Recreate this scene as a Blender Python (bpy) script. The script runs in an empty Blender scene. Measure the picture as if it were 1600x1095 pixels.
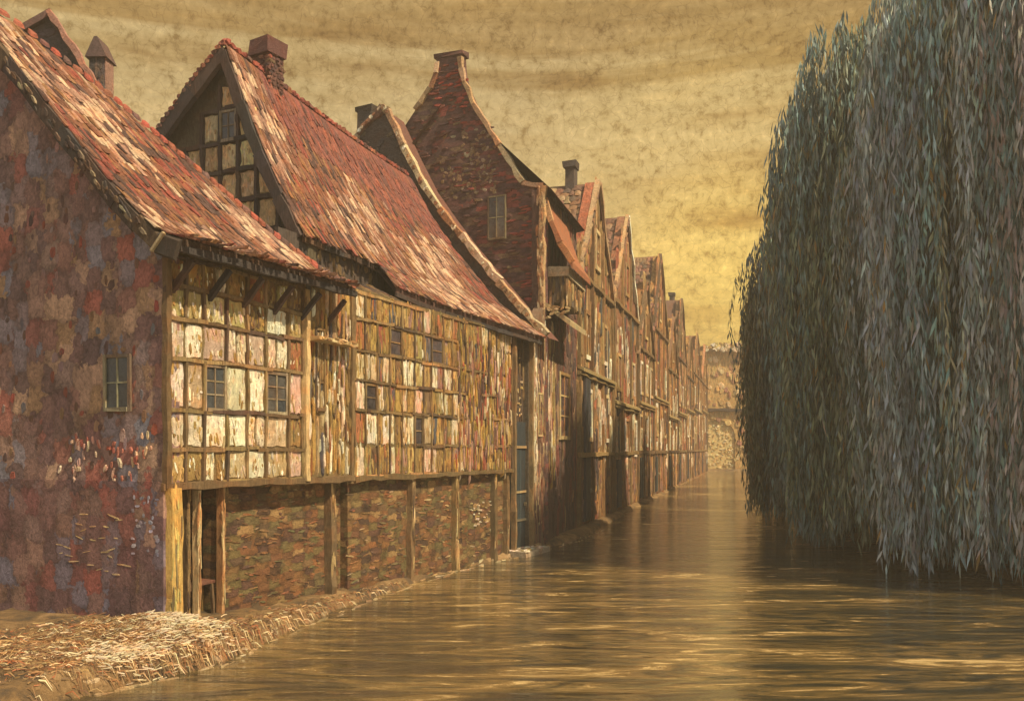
import bpy, math, random
import numpy as np
from mathutils import Vector, noise as mnoise

random.seed(7)
rng = np.random.default_rng(7)
C = bpy.context.scene
COL = C.collection
R = math.radians

# ------------------------------------------------------------------ camera
cam_d = bpy.data.cameras.new('camera')
cam = bpy.data.objects.new('camera', cam_d)
COL.objects.link(cam)
cam.location = (0, 0, 3.0)
cam.rotation_euler = (R(90), 0, 0)
cam_d.sensor_width = 36
cam_d.lens = 31.5
cam_d.shift_y = 0.0953
cam_d.clip_start = 0.1
cam_d.clip_end = 3000
C.camera = cam

# ------------------------------------------------------------------ world, sun, exposure
SUN_DIR = Vector((0.85, -0.53, 1.22)).normalized()     # towards the sun
SUN_EL = math.asin(SUN_DIR.z)
SUN_AZ = math.atan2(SUN_DIR.x, SUN_DIR.y)
W = bpy.data.worlds.new('World')
C.world = W
W.use_nodes = True
nt = W.node_tree
nt.nodes.clear()


def N(tree, kind, **kw):
    n = tree.nodes.new(kind)
    for k, v in kw.items():
        setattr(n, k, v)
    return n


def ramp(tree, stops, interp='LINEAR'):
    r = tree.nodes.new('ShaderNodeValToRGB')
    r.color_ramp.interpolation = interp
    e = r.color_ramp.elements
    while len(e) > 1:
        e.remove(e[0])
    e[0].position = stops[0][0]
    c = stops[0][1]
    e[0].color = (*c, 1) if len(c) == 3 else c
    for p, c in stops[1:]:
        x = e.new(p)
        x.color = (*c, 1) if len(c) == 3 else c
    return r


def build_world():
    L = nt.links.new
    out = N(nt, 'ShaderNodeOutputWorld')
    bg = N(nt, 'ShaderNodeBackground')
    bg.inputs['Strength'].default_value = 0.1
    L(bg.outputs[0], out.inputs[0])
    sky = N(nt, 'ShaderNodeTexSky')
    sky.sky_type = 'NISHITA'
    sky.sun_disc = False
    sky.sun_elevation = SUN_EL
    sky.sun_rotation = SUN_AZ
    sky.dust_density = 4
    tc = N(nt, 'ShaderNodeTexCoord')
    sep = N(nt, 'ShaderNodeSeparateXYZ')
    L(tc.outputs['Generated'], sep.inputs[0])
    # ochre overcast, yellow low over the roofs, browner overhead
    mp = N(nt, 'ShaderNodeMapping')
    mp.inputs['Scale'].default_value = (1.5, 1.5, 15.0)
    L(tc.outputs['Generated'], mp.inputs[0])
    n1 = N(nt, 'ShaderNodeTexNoise')
    n1.inputs['Scale'].default_value = 1.6
    n1.inputs['Detail'].default_value = 7
    n1.inputs['Roughness'].default_value = 0.6
    n1.inputs['Distortion'].default_value = 0.6
    L(mp.outputs[0], n1.inputs['Vector'])
    add = N(nt, 'ShaderNodeMath', operation='MULTIPLY_ADD')
    L(n1.outputs[0], add.inputs[0])
    add.inputs[1].default_value = 0.20
    L(sep.outputs['Z'], add.inputs[2])
    base = ramp(nt, [(0.0, (0.36, 0.22, 0.03)), (0.12, (0.56, 0.35, 0.045)), (0.20, (0.62, 0.40, 0.10)), (0.30, (0.50, 0.335, 0.125)),
                     (0.40, (0.47, 0.335, 0.145)), (0.485, (0.42, 0.295, 0.12)), (0.515, (0.29, 0.175, 0.05)), (0.55, (0.38, 0.25, 0.09)), (0.75, (.46, .30, .10)), (1.0, (0.40, 0.27, 0.11))])
    L(add.outputs[0], base.inputs[0])
    dot = N(nt, 'ShaderNodeVectorMath', operation='DOT_PRODUCT')
    nrm = N(nt, 'ShaderNodeVectorMath', operation='NORMALIZE')
    L(tc.outputs['Generated'], nrm.inputs[0])
    L(nrm.outputs[0], dot.inputs[0])
    dot.inputs[1].default_value = Vector((.235, .96, .16)).normalized()
    rg = ramp(nt, [(0.955, (0, 0, 0)), (0.988, (.25, .25, .25)), (1.0, (.85, .85, .85))])
    L(dot.outputs['Value'], rg.inputs[0])
    glow = N(nt, 'ShaderNodeMixRGB', blend_type='MIX')
    glow.inputs[2].default_value = (.78, .52, .11, 1)
    L(rg.outputs[0], glow.inputs[0])
    L(base.outputs[0], glow.inputs[1])
    # broken cloud patches
    n2 = N(nt, 'ShaderNodeTexNoise')
    n2.inputs['Scale'].default_value = 5.5
    n2.inputs['Detail'].default_value = 8
    n2.inputs['Roughness'].default_value = 0.65
    mp2 = N(nt, 'ShaderNodeMapping')
    mp2.inputs['Scale'].default_value = (.7, .7, 4.4)
    L(tc.outputs['Generated'], mp2.inputs[0])
    L(mp2.outputs[0], n2.inputs['Vector'])
    r2 = ramp(nt, [(0.30, (0.60, 0.48, 0.30)), (0.44, (0.92, 0.87, 0.78)), (0.55, (1.03, 1.03, 1.05)), (0.70, (1.18, 1.15, 1.12))])
    L(n2.outputs[0], r2.inputs[0])
    m1 = N(nt, 'ShaderNodeMixRGB', blend_type='MULTIPLY')
    m1.inputs[0].default_value = 1
    L(glow.outputs[0], m1.inputs[1])
    L(r2.outputs[0], m1.inputs[2])
    # fine brushed grain of the cloud
    n3 = N(nt, 'ShaderNodeTexNoise')
    n3.inputs['Scale'].default_value = 95
    n3.inputs['Detail'].default_value = 5
    n3.inputs['Roughness'].default_value = 0.7
    n3.inputs['Distortion'].default_value = 0.25
    L(tc.outputs['Generated'], n3.inputs['Vector'])
    r3 = ramp(nt, [(0.3, (0.56, 0.47, 0.30)), (0.45, (0.93, 0.92, 0.88)), (0.6, (1.08, 1.08, 1.10)), (0.75, (1.42, 1.42, 1.46))])
    L(n3.outputs[0], r3.inputs[0])
    m2 = N(nt, 'ShaderNodeMixRGB', blend_type='MULTIPLY')
    m2.inputs[0].default_value = 1
    L(m1.outputs[0], m2.inputs[1])
    L(r3.outputs[0], m2.inputs[2])
    # fine crackle, as of old varnish, drawn over the sky
    vo = N(nt, 'ShaderNodeTexVoronoi', feature='DISTANCE_TO_EDGE')
    vo.inputs['Scale'].default_value = 58
    nd = N(nt, 'ShaderNodeMixRGB', blend_type='ADD')
    nd.inputs[0].default_value = 0.07
    n4 = N(nt, 'ShaderNodeTexNoise')
    n4.inputs['Scale'].default_value = 22
    n4.inputs['Detail'].default_value = 4
    L(tc.outputs['Generated'], n4.inputs['Vector'])
    L(tc.outputs['Generated'], nd.inputs[1])
    L(n4.outputs['Color'], nd.inputs[2])
    L(nd.outputs[0], vo.inputs['Vector'])
    r4 = ramp(nt, [(0.0, (0.55, 0.48, 0.38)), (0.018, (0.80, 0.77, 0.70)), (0.034, (1, 1, 1))])
    L(vo.outputs['Distance'], r4.inputs[0])
    m3 = N(nt, 'ShaderNodeMixRGB', blend_type='MULTIPLY')
    m3.inputs[0].default_value = 0.5
    L(m2.outputs[0], m3.inputs[1])
    L(r4.outputs[0], m3.inputs[2])
    mul = N(nt, 'ShaderNodeVectorMath', operation='SCALE')
    mul.inputs['Scale'].default_value = 10.0
    L(m3.outputs[0], mul.inputs[0])
    mix = N(nt, 'ShaderNodeMixRGB', blend_type='MIX')
    mix.inputs[0].default_value = 0.965
    L(sky.outputs[0], mix.inputs[1])
    L(mul.outputs[0], mix.inputs[2])
    # the warm light is ahead over the canal; the unseen sky overhead and behind is greyed to cool the shadows
    d2 = N(nt, 'ShaderNodeVectorMath', operation='DOT_PRODUCT')
    L(nrm.outputs[0], d2.inputs[0])
    d2.inputs[1].default_value = Vector((.05, 1, .22)).normalized()
    rc = ramp(nt, [(.02, (1, 1, 1)), (.55, (0, 0, 0))])
    L(d2.outputs['Value'], rc.inputs[0])
    cool = N(nt, 'ShaderNodeMixRGB', blend_type='MIX')
    cool.inputs[0].default_value = .75
    L(sky.outputs[0], cool.inputs[1])
    cool.inputs[2].default_value = (3.9, 3.8, 3.7, 1)
    m5 = N(nt, 'ShaderNodeMixRGB', blend_type='MIX')
    L(rc.outputs[0], m5.inputs[0])
    L(mix.outputs[0], m5.inputs[1])
    L(cool.outputs[0], m5.inputs[2])
    L(m5.outputs[0], bg.inputs['Color'])


build_world()

sun_d = bpy.data.lights.new('sun', 'SUN')
sun_d.energy = 4.8
sun_d.angle = R(0.5)
sun_d.color = (1.0, 0.82, 0.54)
sun = bpy.data.objects.new('sun', sun_d)
COL.objects.link(sun)
sun.rotation_euler = SUN_DIR.to_track_quat('Z', 'Y').to_euler()
sun.location = (20, -10, 30)

C.view_settings.view_transform = 'Standard'
C.view_settings.look = 'None'
C.view_settings.exposure = 0.4
C.view_settings.gamma = 1.0
C.view_settings.use_curve_mapping = False


# ------------------------------------------------------------------ materials
def paint_mat(name, vary=0.5, scale=(9, 9, 9), bump=0.6, dist=0.03, rough=0.75, fine=34.0, spec=0.3, hue=0.5, grain=1.0):
    """colour attribute 'tint', broken up by brushy noise, with a thick uneven surface"""
    m = bpy.data.materials.new(name)
    m.use_nodes = True
    t = m.node_tree
    t.nodes.clear()
    L = t.links.new
    out = N(t, 'ShaderNodeOutputMaterial')
    b = N(t, 'ShaderNodeBsdfPrincipled')
    b.inputs['Roughness'].default_value = rough
    b.inputs['Specular IOR Level'].default_value = spec
    L(b.outputs[0], out.inputs[0])
    at = N(t, 'ShaderNodeAttribute')
    at.attribute_name = 'tint'
    tc = N(t, 'ShaderNodeTexCoord')
    mp = N(t, 'ShaderNodeMapping')
    mp.inputs['Scale'].default_value = scale
    L(tc.outputs['Object'], mp.inputs[0])
    n1 = N(t, 'ShaderNodeTexNoise')
    n1.inputs['Scale'].default_value = 1
    n1.inputs['Detail'].default_value = 6
    n1.inputs['Roughness'].default_value = 0.7
    n1.inputs['Distortion'].default_value = 1.2
    L(mp.outputs[0], n1.inputs['Vector'])
    lo, hi = 1 - vary, 1 + vary * 1.1
    h = hue * vary
    r1 = ramp(t, [(0.28, (lo, lo * (1 - .25 * h), lo * (1 - .4 * h))), (0.5, (1, 1, 1)), (0.72, (hi, hi, hi * (1 - .1 * h)))])
    L(n1.outputs[0], r1.inputs[0])
    m1 = N(t, 'ShaderNodeMixRGB', blend_type='MULTIPLY')
    m1.inputs[0].default_value = 1
    L(at.outputs['Color'], m1.inputs[1])
    L(r1.outputs[0], m1.inputs[2])
    # hue wander
    n2 = N(t, 'ShaderNodeTexNoise')
    n2.inputs['Scale'].default_value = 3.1
    n2.inputs['Detail'].default_value = 3
    L(tc.outputs['Object'], n2.inputs['Vector'])
    r2 = ramp(t, [(0.35, (1.10, 0.92, 0.80)), (0.5, (1, 1, 1)), (0.65, (0.95, 1.0, 1.02))])
    L(n2.outputs[0], r2.inputs[0])
    m2 = N(t, 'ShaderNodeMixRGB', blend_type='MULTIPLY')
    m2.inputs[0].default_value = 1
    L(m1.outputs[0], m2.inputs[1])
    L(r2.outputs[0], m2.inputs[2])
    L(m2.outputs[0], b.inputs['Base Color'])
    n3 = N(t, 'ShaderNodeTexNoise')
    n3.inputs['Scale'].default_value = fine
    n3.inputs['Detail'].default_value = 4
    n3.inputs['Roughness'].default_value = 0.65
    n3.inputs['Distortion'].default_value = 1.0
    L(tc.outputs['Object'], n3.inputs['Vector'])
    ad = N(t, 'ShaderNodeMath', operation='MULTIPLY_ADD')
    L(n3.outputs[0], ad.inputs[0])
    ad.inputs[1].default_value = 0.6 * grain
    L(n1.outputs[0], ad.inputs[2])
    bp = N(t, 'ShaderNodeBump')
    bp.inputs['Strength'].default_value = bump
    bp.inputs['Distance'].default_value = dist
    L(ad.outputs[0], bp.inputs['Height'])
    L(bp.outputs[0], b.inputs['Normal'])
    return m


M_PLASTER = paint_mat('limewashed_infill', 0.45, (11, 11, 5), 0.9, 0.05)
M_TIMBER = paint_mat('weathered_timber', 0.5, (16, 16, 4), 0.8, 0.03)
M_TILE = paint_mat('clay_tile', 0.5, (13, 13, 13), 0.9, 0.04, fine=40)
M_BRICK = paint_mat('old_brick', 0.5, (9, 9, 14), 0.9, 0.05)
M_STONE = paint_mat('stone_coping', 0.5, (9, 9, 9), 0.9, 0.05)
M_DOOR = paint_mat('painted_door', 0.4, (20, 20, 3), 0.6, 0.02, rough=0.6)
M_LEAF = paint_mat('willow_leaf', 0.5, (1.3, 1.3, .35), 0.3, 0.02, rough=0.6, fine=12)
M_BARK = paint_mat('willow_bark', 0.5, (9, 9, 2), 1.0, 0.08)
M_STRAW = paint_mat('straw', 0.3, (12, 12, 12), 0.3, 0.01, rough=0.7)
M_IRON = paint_mat('dark_iron', 0.4, (14, 14, 14), 0.5, 0.02, rough=0.5)
M_FAR = paint_mat('aged_facade', 0.6, (4.5, 4.5, 1.1), 1.0, 0.10, fine=12)
M_GLASS = paint_mat('dark_window_glass', 0.5, (6, 6, 6), 0.25, 0.02, rough=0.18, spec=0.6)


def ground_mat():
    m = bpy.data.materials.new('earth_bank')
    m.use_nodes = True
    t = m.node_tree
    L = t.links.new
    b = t.nodes['Principled BSDF']
    b.inputs['Roughness'].default_value = 0.85
    b.inputs['Specular IOR Level'].default_value = 0.2
    tc = N(t, 'ShaderNodeTexCoord')
    n1 = N(t, 'ShaderNodeTexNoise')
    n1.inputs['Scale'].default_value = 1.3
    n1.inputs['Detail'].default_value = 9
    n1.inputs['Roughness'].default_value = 0.72
    n1.inputs['Distortion'].default_value = 0.8
    L(tc.outputs['Object'], n1.inputs['Vector'])
    r = ramp(t, [(0.3, (0.055, 0.052, 0.045)), (0.42, (0.12, 0.08, 0.045)), (0.52, (0.22, 0.135, 0.06)), (0.62, (0.36, 0.23, 0.11)), (0.74, (0.16, 0.08, 0.035))])
    L(n1.outputs[0], r.inputs[0])
    L(r.outputs[0], b.inputs['Base Color'])
    n2 = N(t, 'ShaderNodeTexNoise')
    n2.inputs['Scale'].default_value = 16
    n2.inputs['Detail'].default_value = 6
    n2.inputs['Roughness'].default_value = 0.7
    L(tc.outputs['Object'], n2.inputs['Vector'])
    bp = N(t, 'ShaderNodeBump')
    bp.inputs['Strength'].default_value = 0.9
    bp.inputs['Distance'].default_value = 0.08
    L(n2.outputs[0], bp.inputs['Height'])
    L(bp.outputs[0], b.inputs['Normal'])
    return m


def water_mat():
    m = bpy.data.materials.new('canal_water')
    m.use_nodes = True
    t = m.node_tree
    L = t.links.new
    b = t.nodes['Principled BSDF']
    b.inputs['Roughness'].default_value = 0.06
    b.inputs['IOR'].default_value = 2.7
    tc = N(t, 'ShaderNodeTexCoord')
    # silt brown, with the sky's pale reflections painted in as streaks
    def noise(sc, detail, dist, rough=.62):
        mp = N(t, 'ShaderNodeMapping')
        mp.inputs['Scale'].default_value = sc
        mp.inputs['Rotation'].default_value = (0, 0, R(4))
        L(tc.outputs['Object'], mp.inputs[0])
        n = N(t, 'ShaderNodeTexNoise')
        n.inputs['Scale'].default_value = 1.0
        n.inputs['Detail'].default_value = detail
        n.inputs['Roughness'].default_value = rough
        n.inputs['Distortion'].default_value = dist
        L(mp.outputs[0], n.inputs['Vector'])
        return n
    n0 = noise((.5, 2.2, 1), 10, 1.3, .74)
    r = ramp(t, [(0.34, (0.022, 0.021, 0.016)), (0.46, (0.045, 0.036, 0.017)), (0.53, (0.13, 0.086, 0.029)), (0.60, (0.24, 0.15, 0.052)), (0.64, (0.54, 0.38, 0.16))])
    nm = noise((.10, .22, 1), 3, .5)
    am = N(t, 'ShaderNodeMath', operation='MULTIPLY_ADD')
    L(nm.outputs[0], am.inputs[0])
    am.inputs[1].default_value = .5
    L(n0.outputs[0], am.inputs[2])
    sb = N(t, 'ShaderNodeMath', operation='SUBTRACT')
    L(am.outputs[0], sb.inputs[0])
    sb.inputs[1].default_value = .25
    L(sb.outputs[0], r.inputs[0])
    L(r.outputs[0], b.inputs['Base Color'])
    rr = ramp(t, [(0.55, (.035, .035, .035)), (0.68, (.5, .5, .5))])
    L(n0.outputs[0], rr.inputs[0])
    L(rr.outputs[0], b.inputs['Roughness'])
    n1 = noise((.22, 1.15, 1), 3, .7)
    n2 = noise((1.4, 5.0, 1), 5, .8)
    ad = N(t, 'ShaderNodeMath', operation='MULTIPLY_ADD')
    L(n2.outputs[0], ad.inputs[0])
    ad.inputs[1].default_value = .22
    L(n1.outputs[0], ad.inputs[2])
    bp = N(t, 'ShaderNodeBump')
    bp.inputs['Strength'].default_value = 0.7
    bp.inputs['Distance'].default_value = 0.14
    L(ad.outputs[0], bp.inputs['Height'])
    L(bp.outputs[0], b.inputs['Normal'])
    return m


def dab_mat(name, stops, scale, warp=.10, edge=.35, bump=.7):
    """wall of soft-edged blocks, each its own colour"""
    m = bpy.data.materials.new(name)
    m.use_nodes = True
    t = m.node_tree
    L = t.links.new
    b = t.nodes['Principled BSDF']
    b.inputs['Roughness'].default_value = .8
    b.inputs['Specular IOR Level'].default_value = .25
    tc = N(t, 'ShaderNodeTexCoord')
    mp = N(t, 'ShaderNodeMapping')
    mp.inputs['Scale'].default_value = scale
    L(tc.outputs['Object'], mp.inputs[0])
    nw = N(t, 'ShaderNodeTexNoise')
    nw.inputs['Scale'].default_value = 7
    nw.inputs['Detail'].default_value = 5
    L(tc.outputs['Object'], nw.inputs['Vector'])
    ad = N(t, 'ShaderNodeMixRGB', blend_type='ADD')
    ad.inputs[0].default_value = warp * 10
    sub = N(t, 'ShaderNodeVectorMath', operation='SCALE')
    sub.inputs['Scale'].default_value = 1.0
    L(nw.outputs['Color'], sub.inputs[0])
    L(mp.outputs[0], ad.inputs[1])
    L(sub.outputs[0], ad.inputs[2])
    vo = N(t, 'ShaderNodeTexVoronoi', feature='F1', distance='CHEBYCHEV')
    vo.inputs['Scale'].default_value = 1
    vo.inputs['Randomness'].default_value = .55
    L(ad.outputs[0], vo.inputs['Vector'])
    sp = N(t, 'ShaderNodeSeparateXYZ')
    L(vo.outputs['Color'], sp.inputs[0])
    r = ramp(t, stops)
    L(sp.outputs[0], r.inputs[0])
    r1 = ramp(t, [(.30, (1, 1, 1)), (.62, (1 - edge,) * 3)])
    L(vo.outputs['Distance'], r1.inputs[0])
    m1 = N(t, 'ShaderNodeMixRGB', blend_type='MULTIPLY')
    m1.inputs[0].default_value = 1
    L(r.outputs[0], m1.inputs[1])
    L(r1.outputs[0], m1.inputs[2])
    nf = N(t, 'ShaderNodeTexNoise')
    nf.inputs['Scale'].default_value = 1
    nf.inputs['Detail'].default_value = 6
    nf.inputs['Roughness'].default_value = .72
    nf.inputs['Distortion'].default_value = 1
    mp2 = N(t, 'ShaderNodeMapping')
    mp2.inputs['Scale'].default_value = tuple(x * 4.5 for x in scale)
    L(tc.outputs['Object'], mp2.inputs[0])
    L(mp2.outputs[0], nf.inputs['Vector'])
    r2 = ramp(t, [(.28, (.42, .40, .40)), (.5, (1, 1, 1)), (.72, (1.6, 1.55, 1.5))])
    L(nf.outputs[0], r2.inputs[0])
    m2 = N(t, 'ShaderNodeMixRGB', blend_type='MULTIPLY')
    m2.inputs[0].default_value = 1
    L(m1.outputs[0], m2.inputs[1])
    L(r2.outputs[0], m2.inputs[2])
    at = N(t, 'ShaderNodeAttribute')
    at.attribute_name = 'tint'
    m3 = N(t, 'ShaderNodeMixRGB', blend_type='MULTIPLY')
    m3.inputs[0].default_value = 1
    L(m2.outputs[0], m3.inputs[1])
    L(at.outputs['Color'], m3.inputs[2])
    L(m3.outputs[0], b.inputs['Base Color'])
    bp = N(t, 'ShaderNodeBump')
    bp.inputs['Strength'].default_value = bump
    bp.inputs['Distance'].default_value = .05
    L(nf.outputs[0], bp.inputs['Height'])
    L(bp.outputs[0], b.inputs['Normal'])
    return m


M_GROUND = ground_mat()
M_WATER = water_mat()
M_GABLE = dab_mat('patchy_old_brick', [(.0, (.20, .135, .135)), (.16, (.34, .20, .165)), (.30, (.26, .155, .15)), (.40, (.50, .175, .13)), (.48, (.36, .21, .17)), (.57, (.31, .31, .37)), (.66, (.33, .235, .23)), (.74, (.52, .33, .18)), (.82, (.30, .18, .17)), (.92, (.64, .42, .28)), (1.0, (.22, .145, .14))], (3.2, 3.2, 2.6), .085, .40)
M_PLINTH = dab_mat('mossy_brick_base', [(.0, (.09, .055, .035)), (.2, (.26, .12, .05)), (.38, (.17, .14, .055)), (.52, (.30, .13, .05)), (.66, (.13, .07, .05)), (.8, (.20, .16, .065)), (.92, (.40, .24, .10)), (1.0, (.10, .06, .04))], (3.2, 3.2, 7.5), .12, .55)
M_REDWALL = dab_mat('dark_brick', [(.0, (.14, .08, .08)), (.3, (.20, .10, .09)), (.5, (.16, .09, .085)), (.66, (.38, .10, .075)), (.74, (.20, .10, .08)), (.88, (.26, .17, .10)), (1.0, (.14, .08, .08))], (2.2, 2.2, 7.0), .12, .5)


# ------------------------------------------------------------------ helpers
def rnd(a, b):
    return random.uniform(a, b)


def pick(pal):
    """pal: list of (weight, colour)"""
    tot = sum(p[0] for p in pal)
    x = random.random() * tot
    for w_, c in pal:
        x -= w_
        if x <= 0:
            break
    k = rnd(0.82, 1.2)
    return (c[0] * k * rnd(.94, 1.06), c[1] * k * rnd(.94, 1.06), c[2] * k * rnd(.94, 1.06))


def mixc(a, b, f):
    return tuple(x + (y - x) * f for x, y in zip(a, b))


class MB:
    def __init__(self):
        self.v, self.f, self.c = [], [], []

    def face(self, pts, col):
        i = len(self.v)
        self.v.extend([tuple(p) for p in pts])
        self.f.append(tuple(range(i, i + len(pts))))
        self.c.append(col)

    def box8(self, p, col):
        """p: 8 points, 0-3 one face in order, 4-7 the opposite face"""
        i = len(self.v)
        self.v.extend([tuple(q) for q in p])
        for f in ((3, 2, 1, 0), (4, 5, 6, 7), (0, 1, 5, 4), (1, 2, 6, 5), (2, 3, 7, 6), (3, 0, 4, 7)):
            self.f.append(tuple(i + k for k in f))
            self.c.append(col)

    def box(self, P, a0, a1, b0, b1, c0, c1, col, j=0.0):
        """P(a,b,c) -> world; axis box with corner jitter"""
        q = lambda a, b, c: P(a + rnd(-j, j), b + rnd(-j, j), c + rnd(-j, j))
        self.box8([q(a0, b0, c0), q(a1, b0, c0), q(a1, b1, c0), q(a0, b1, c0),
                   q(a0, b0, c1), q(a1, b0, c1), q(a1, b1, c1), q(a0, b1, c1)], col)

    def beam(self, p0, p1, width, depth, up, pal, seg=0.35, j=0.15):
        """irregular hewn beam from p0 to p1; 'up' is the facing normal"""
        p0, p1, up = Vector(p0), Vector(p1), Vector(up).normalized()
        ax = p1 - p0
        ln = ax.length
        ax.normalize()
        side = ax.cross(up).normalized()
        n = max(1, int(ln / seg))
        rings = []
        for k in range(n + 1):
            c = p0.lerp(p1, k / n) + side * rnd(-j, j) * width * .5
            a = width * .5 * rnd(1 - j, 1 + j)
            d = depth * rnd(1 - j, 1 + j * .5)
            rings.append([c - side * a, c - side * a * .8 + up * d, c + side * a * .8 + up * d, c + side * a])
        i = len(self.v)
        for r_ in rings:
            self.v.extend([tuple(q) for q in r_])
        col0 = pick(pal)
        for k in range(n):
            g_ = rnd(.88, 1.12)
            col = tuple(x * g_ for x in col0)
            for a in range(4):
                b = (a + 1) % 4
                self.f.append((i + k * 4 + a, i + k * 4 + b, i + k * 4 + 4 + b, i + k * 4 + 4 + a))
                self.c.append(col)
        self.f.append((i + 3, i + 2, i + 1, i))
        self.c.append(col)
        self.f.append(tuple(i + n * 4 + k for k in range(4)))
        self.c.append(col)

    def dab(self, S, u, v, a, b, t, col, ang=0.0, n=7, irr=0.22, base=-0.01):
        """a thick irregular patch (brick, lump of plaster, stroke) on the surface S(u,v,off)"""
        ca, sa = math.cos(ang), math.sin(ang)
        i = len(self.v)
        o, q = [], []
        for k in range(n):
            th = 2 * math.pi * (k + rnd(-.2, .2)) / n + .3
            x, y = math.cos(th), math.sin(th)
            e = (abs(x) ** 4 + abs(y) ** 4) ** -.25     # squarish
            r_ = e * rnd(1 - irr, 1 + irr * .5)
            x, y = x * r_ * a, y * r_ * b
            x, y = x * ca - y * sa, x * sa + y * ca
            o.append(S(u + x, v + y, base))
            q.append(S(u + x * .78, v + y * .86, t * rnd(.6, 1.15)))
        self.v.extend([tuple(p) for p in o])
        self.v.extend([tuple(p) for p in q])
        for k in range(n):
            m_ = (k + 1) % n
            self.f.append((i + k, i + m_, i + n + m_, i + n + k))
            self.c.append(col)
        self.f.append(tuple(i + n + k for k in range(n)))
        self.c.append(col)

    def patch(self, S, u0, u1, v0, v1, t, col, j=.022):
        """a trowelled panel with wavering straight edges"""
        o = []
        for k in range(4):
            o.append((u0 + (u1 - u0) * k / 4, v0))
        for k in range(4):
            o.append((u1, v0 + (v1 - v0) * k / 4))
        for k in range(4):
            o.append((u1 - (u1 - u0) * k / 4, v1))
        for k in range(4):
            o.append((u0, v1 - (v1 - v0) * k / 4))
        uc, vc = (u0 + u1) / 2, (v0 + v1) / 2
        o = [(u + rnd(-j, j), v + rnd(-j, j)) for u, v in o]
        i = len(self.v)
        self.v.extend([tuple(S(u, v, -.01)) for u, v in o])
        self.v.extend([tuple(S(u + (uc - u) * .1, v + (vc - v) * .07, t * rnd(.7, 1.2))) for u, v in o])
        self.v.append(tuple(S(uc, vc, t * 1.5)))
        n = len(o)
        for k in range(n):
            m = (k + 1) % n
            g = rnd(.9, 1.1)
            c = tuple(x * g for x in col)
            self.f.append((i + k, i + m, i + n + m, i + n + k))
            self.c.append(c)
            self.f.append((i + n + k, i + n + m, i + 2 * n))
            self.c.append(c)

    def build(self, name, mat, parent=None, label=None):
        off = Vector((0, 0, 0))
        if parent is not None:
            off = origin_of(parent)
        me = bpy.data.meshes.new(name)
        V = np.array(self.v, dtype=np.float64) - np.array(off)
        me.from_pydata(V.tolist(), [], self.f)
        cnt = np.array([len(f) for f in self.f])
        col = np.ones((len(self.f), 4), dtype=np.float32)
        col[:, :3] = np.clip(np.array(self.c, dtype=np.float32), 0.004, 0.85)
        at = me.attributes.new('tint', 'FLOAT_COLOR', 'CORNER')
        at.data.foreach_set('color', np.repeat(col, cnt, axis=0).ravel())
        me.materials.append(mat)
        me.update()
        o = bpy.data.objects.new(name, me)
        COL.objects.link(o)
        if parent is not None:
            o.parent = parent
        if label:
            o['label'] = label
        return o


def origin_of(o):
    p = Vector(o.location)
    while o.parent is not None:
        o = o.parent
        p = p + Vector(o.location)
    return p


def tag(o, label, cat, group=None, kind=None):
    o['label'] = label
    o['category'] = cat
    if group:
        o['group'] = group
    if kind:
        o['kind'] = kind
    return o


def thing(name, label, cat, loc, group=None):
    o = bpy.data.objects.new(name, None)
    o.empty_display_size = 0.4
    COL.objects.link(o)
    o.location = loc
    return tag(o, label, cat, group)


class Fr:
    """street frame: s along the fronts, w away from the canal, z up"""
    def __init__(self, O, d):
        self.O = Vector((O[0], O[1], 0))
        self.d = Vector((d[0], d[1], 0)).normalized()
        self.n = Vector((-self.d.y, self.d.x, 0))

    def P(self, s, w, z):
        return self.O + self.d * s + self.n * w + Vector((0, 0, z))


def front(fr, w0=0.0):
    return lambda u, v, o: fr.P(u, w0 - o, v)


def side(fr, s0):
    return lambda u, v, o: fr.P(s0 - o, u, v)


def interp(pts, x):
    if x <= pts[0][0]:
        return pts[0][1]
    for (a, b), (c, d) in zip(pts, pts[1:]):
        if x <= c:
            return b + (d - b) * (x - a) / (c - a)
    return pts[-1][1]


def nz(p, sc, seed=0.0):
    return mnoise.noise(Vector((p[0] * sc + seed, p[1] * sc - seed, p[2] * sc + .5 * seed)))


# palettes (linear albedo)
CREAM = [(2, (.84, .76, .58)), (4, (.66, .55, .37)), (3, (.72, .63, .47)), (2, (.55, .41, .22)), (1, (.60, .40, .30)), (1, (.42, .32, .12))]
OCHRE = [(4, (.38, .235, .07)), (3, (.28, .17, .06)), (2, (.46, .31, .11)), (1.5, (.20, .12, .06)), (1.2, (.36, .14, .06)), (.5, (.24, .20, .08)), (1, (.13, .075, .04))]
OLDWOOD = [(4, (.15, .095, .045)), (3, (.20, .13, .055)), (1.5, (.09, .055, .035)), (1, (.28, .18, .08))]
DARKWOOD = [(4, (.075, .05, .04)), (2, (.05, .04, .038)), (1, (.12, .075, .045))]
PALEWOOD = [(4, (.48, .34, .16)), (2, (.56, .44, .24)), (2, (.30, .17, .07)), (1, (.42, .22, .09))]
GABLEBRICK = [(2, (.34, .21, .19)), (2, (.30, .20, .20)), (5, (.16, .095, .085)), (4, (.20, .105, .075)), (2.4, (.30, .085, .06)), (2.2, (.17, .16, .19)), (2, (.27, .16, .085)), (1, (.36, .21, .12)), (2, (.11, .07, .07)), (.5, (.42, .10, .08))]
PLINTH = [(4, (.20, .105, .05)), (3, (.27, .15, .065)), (3, (.15, .13, .06)), (2, (.30, .13, .06)), (2, (.12, .075, .045)), (1, (.30, .22, .12)), (1, (.14, .08, .06))]
DARKBRICK = [(6, (.115, .055, .05)), (4, (.15, .065, .05)), (2, (.09, .055, .055)), (1.3, (.30, .07, .05)), (1, (.17, .11, .06))]
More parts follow.
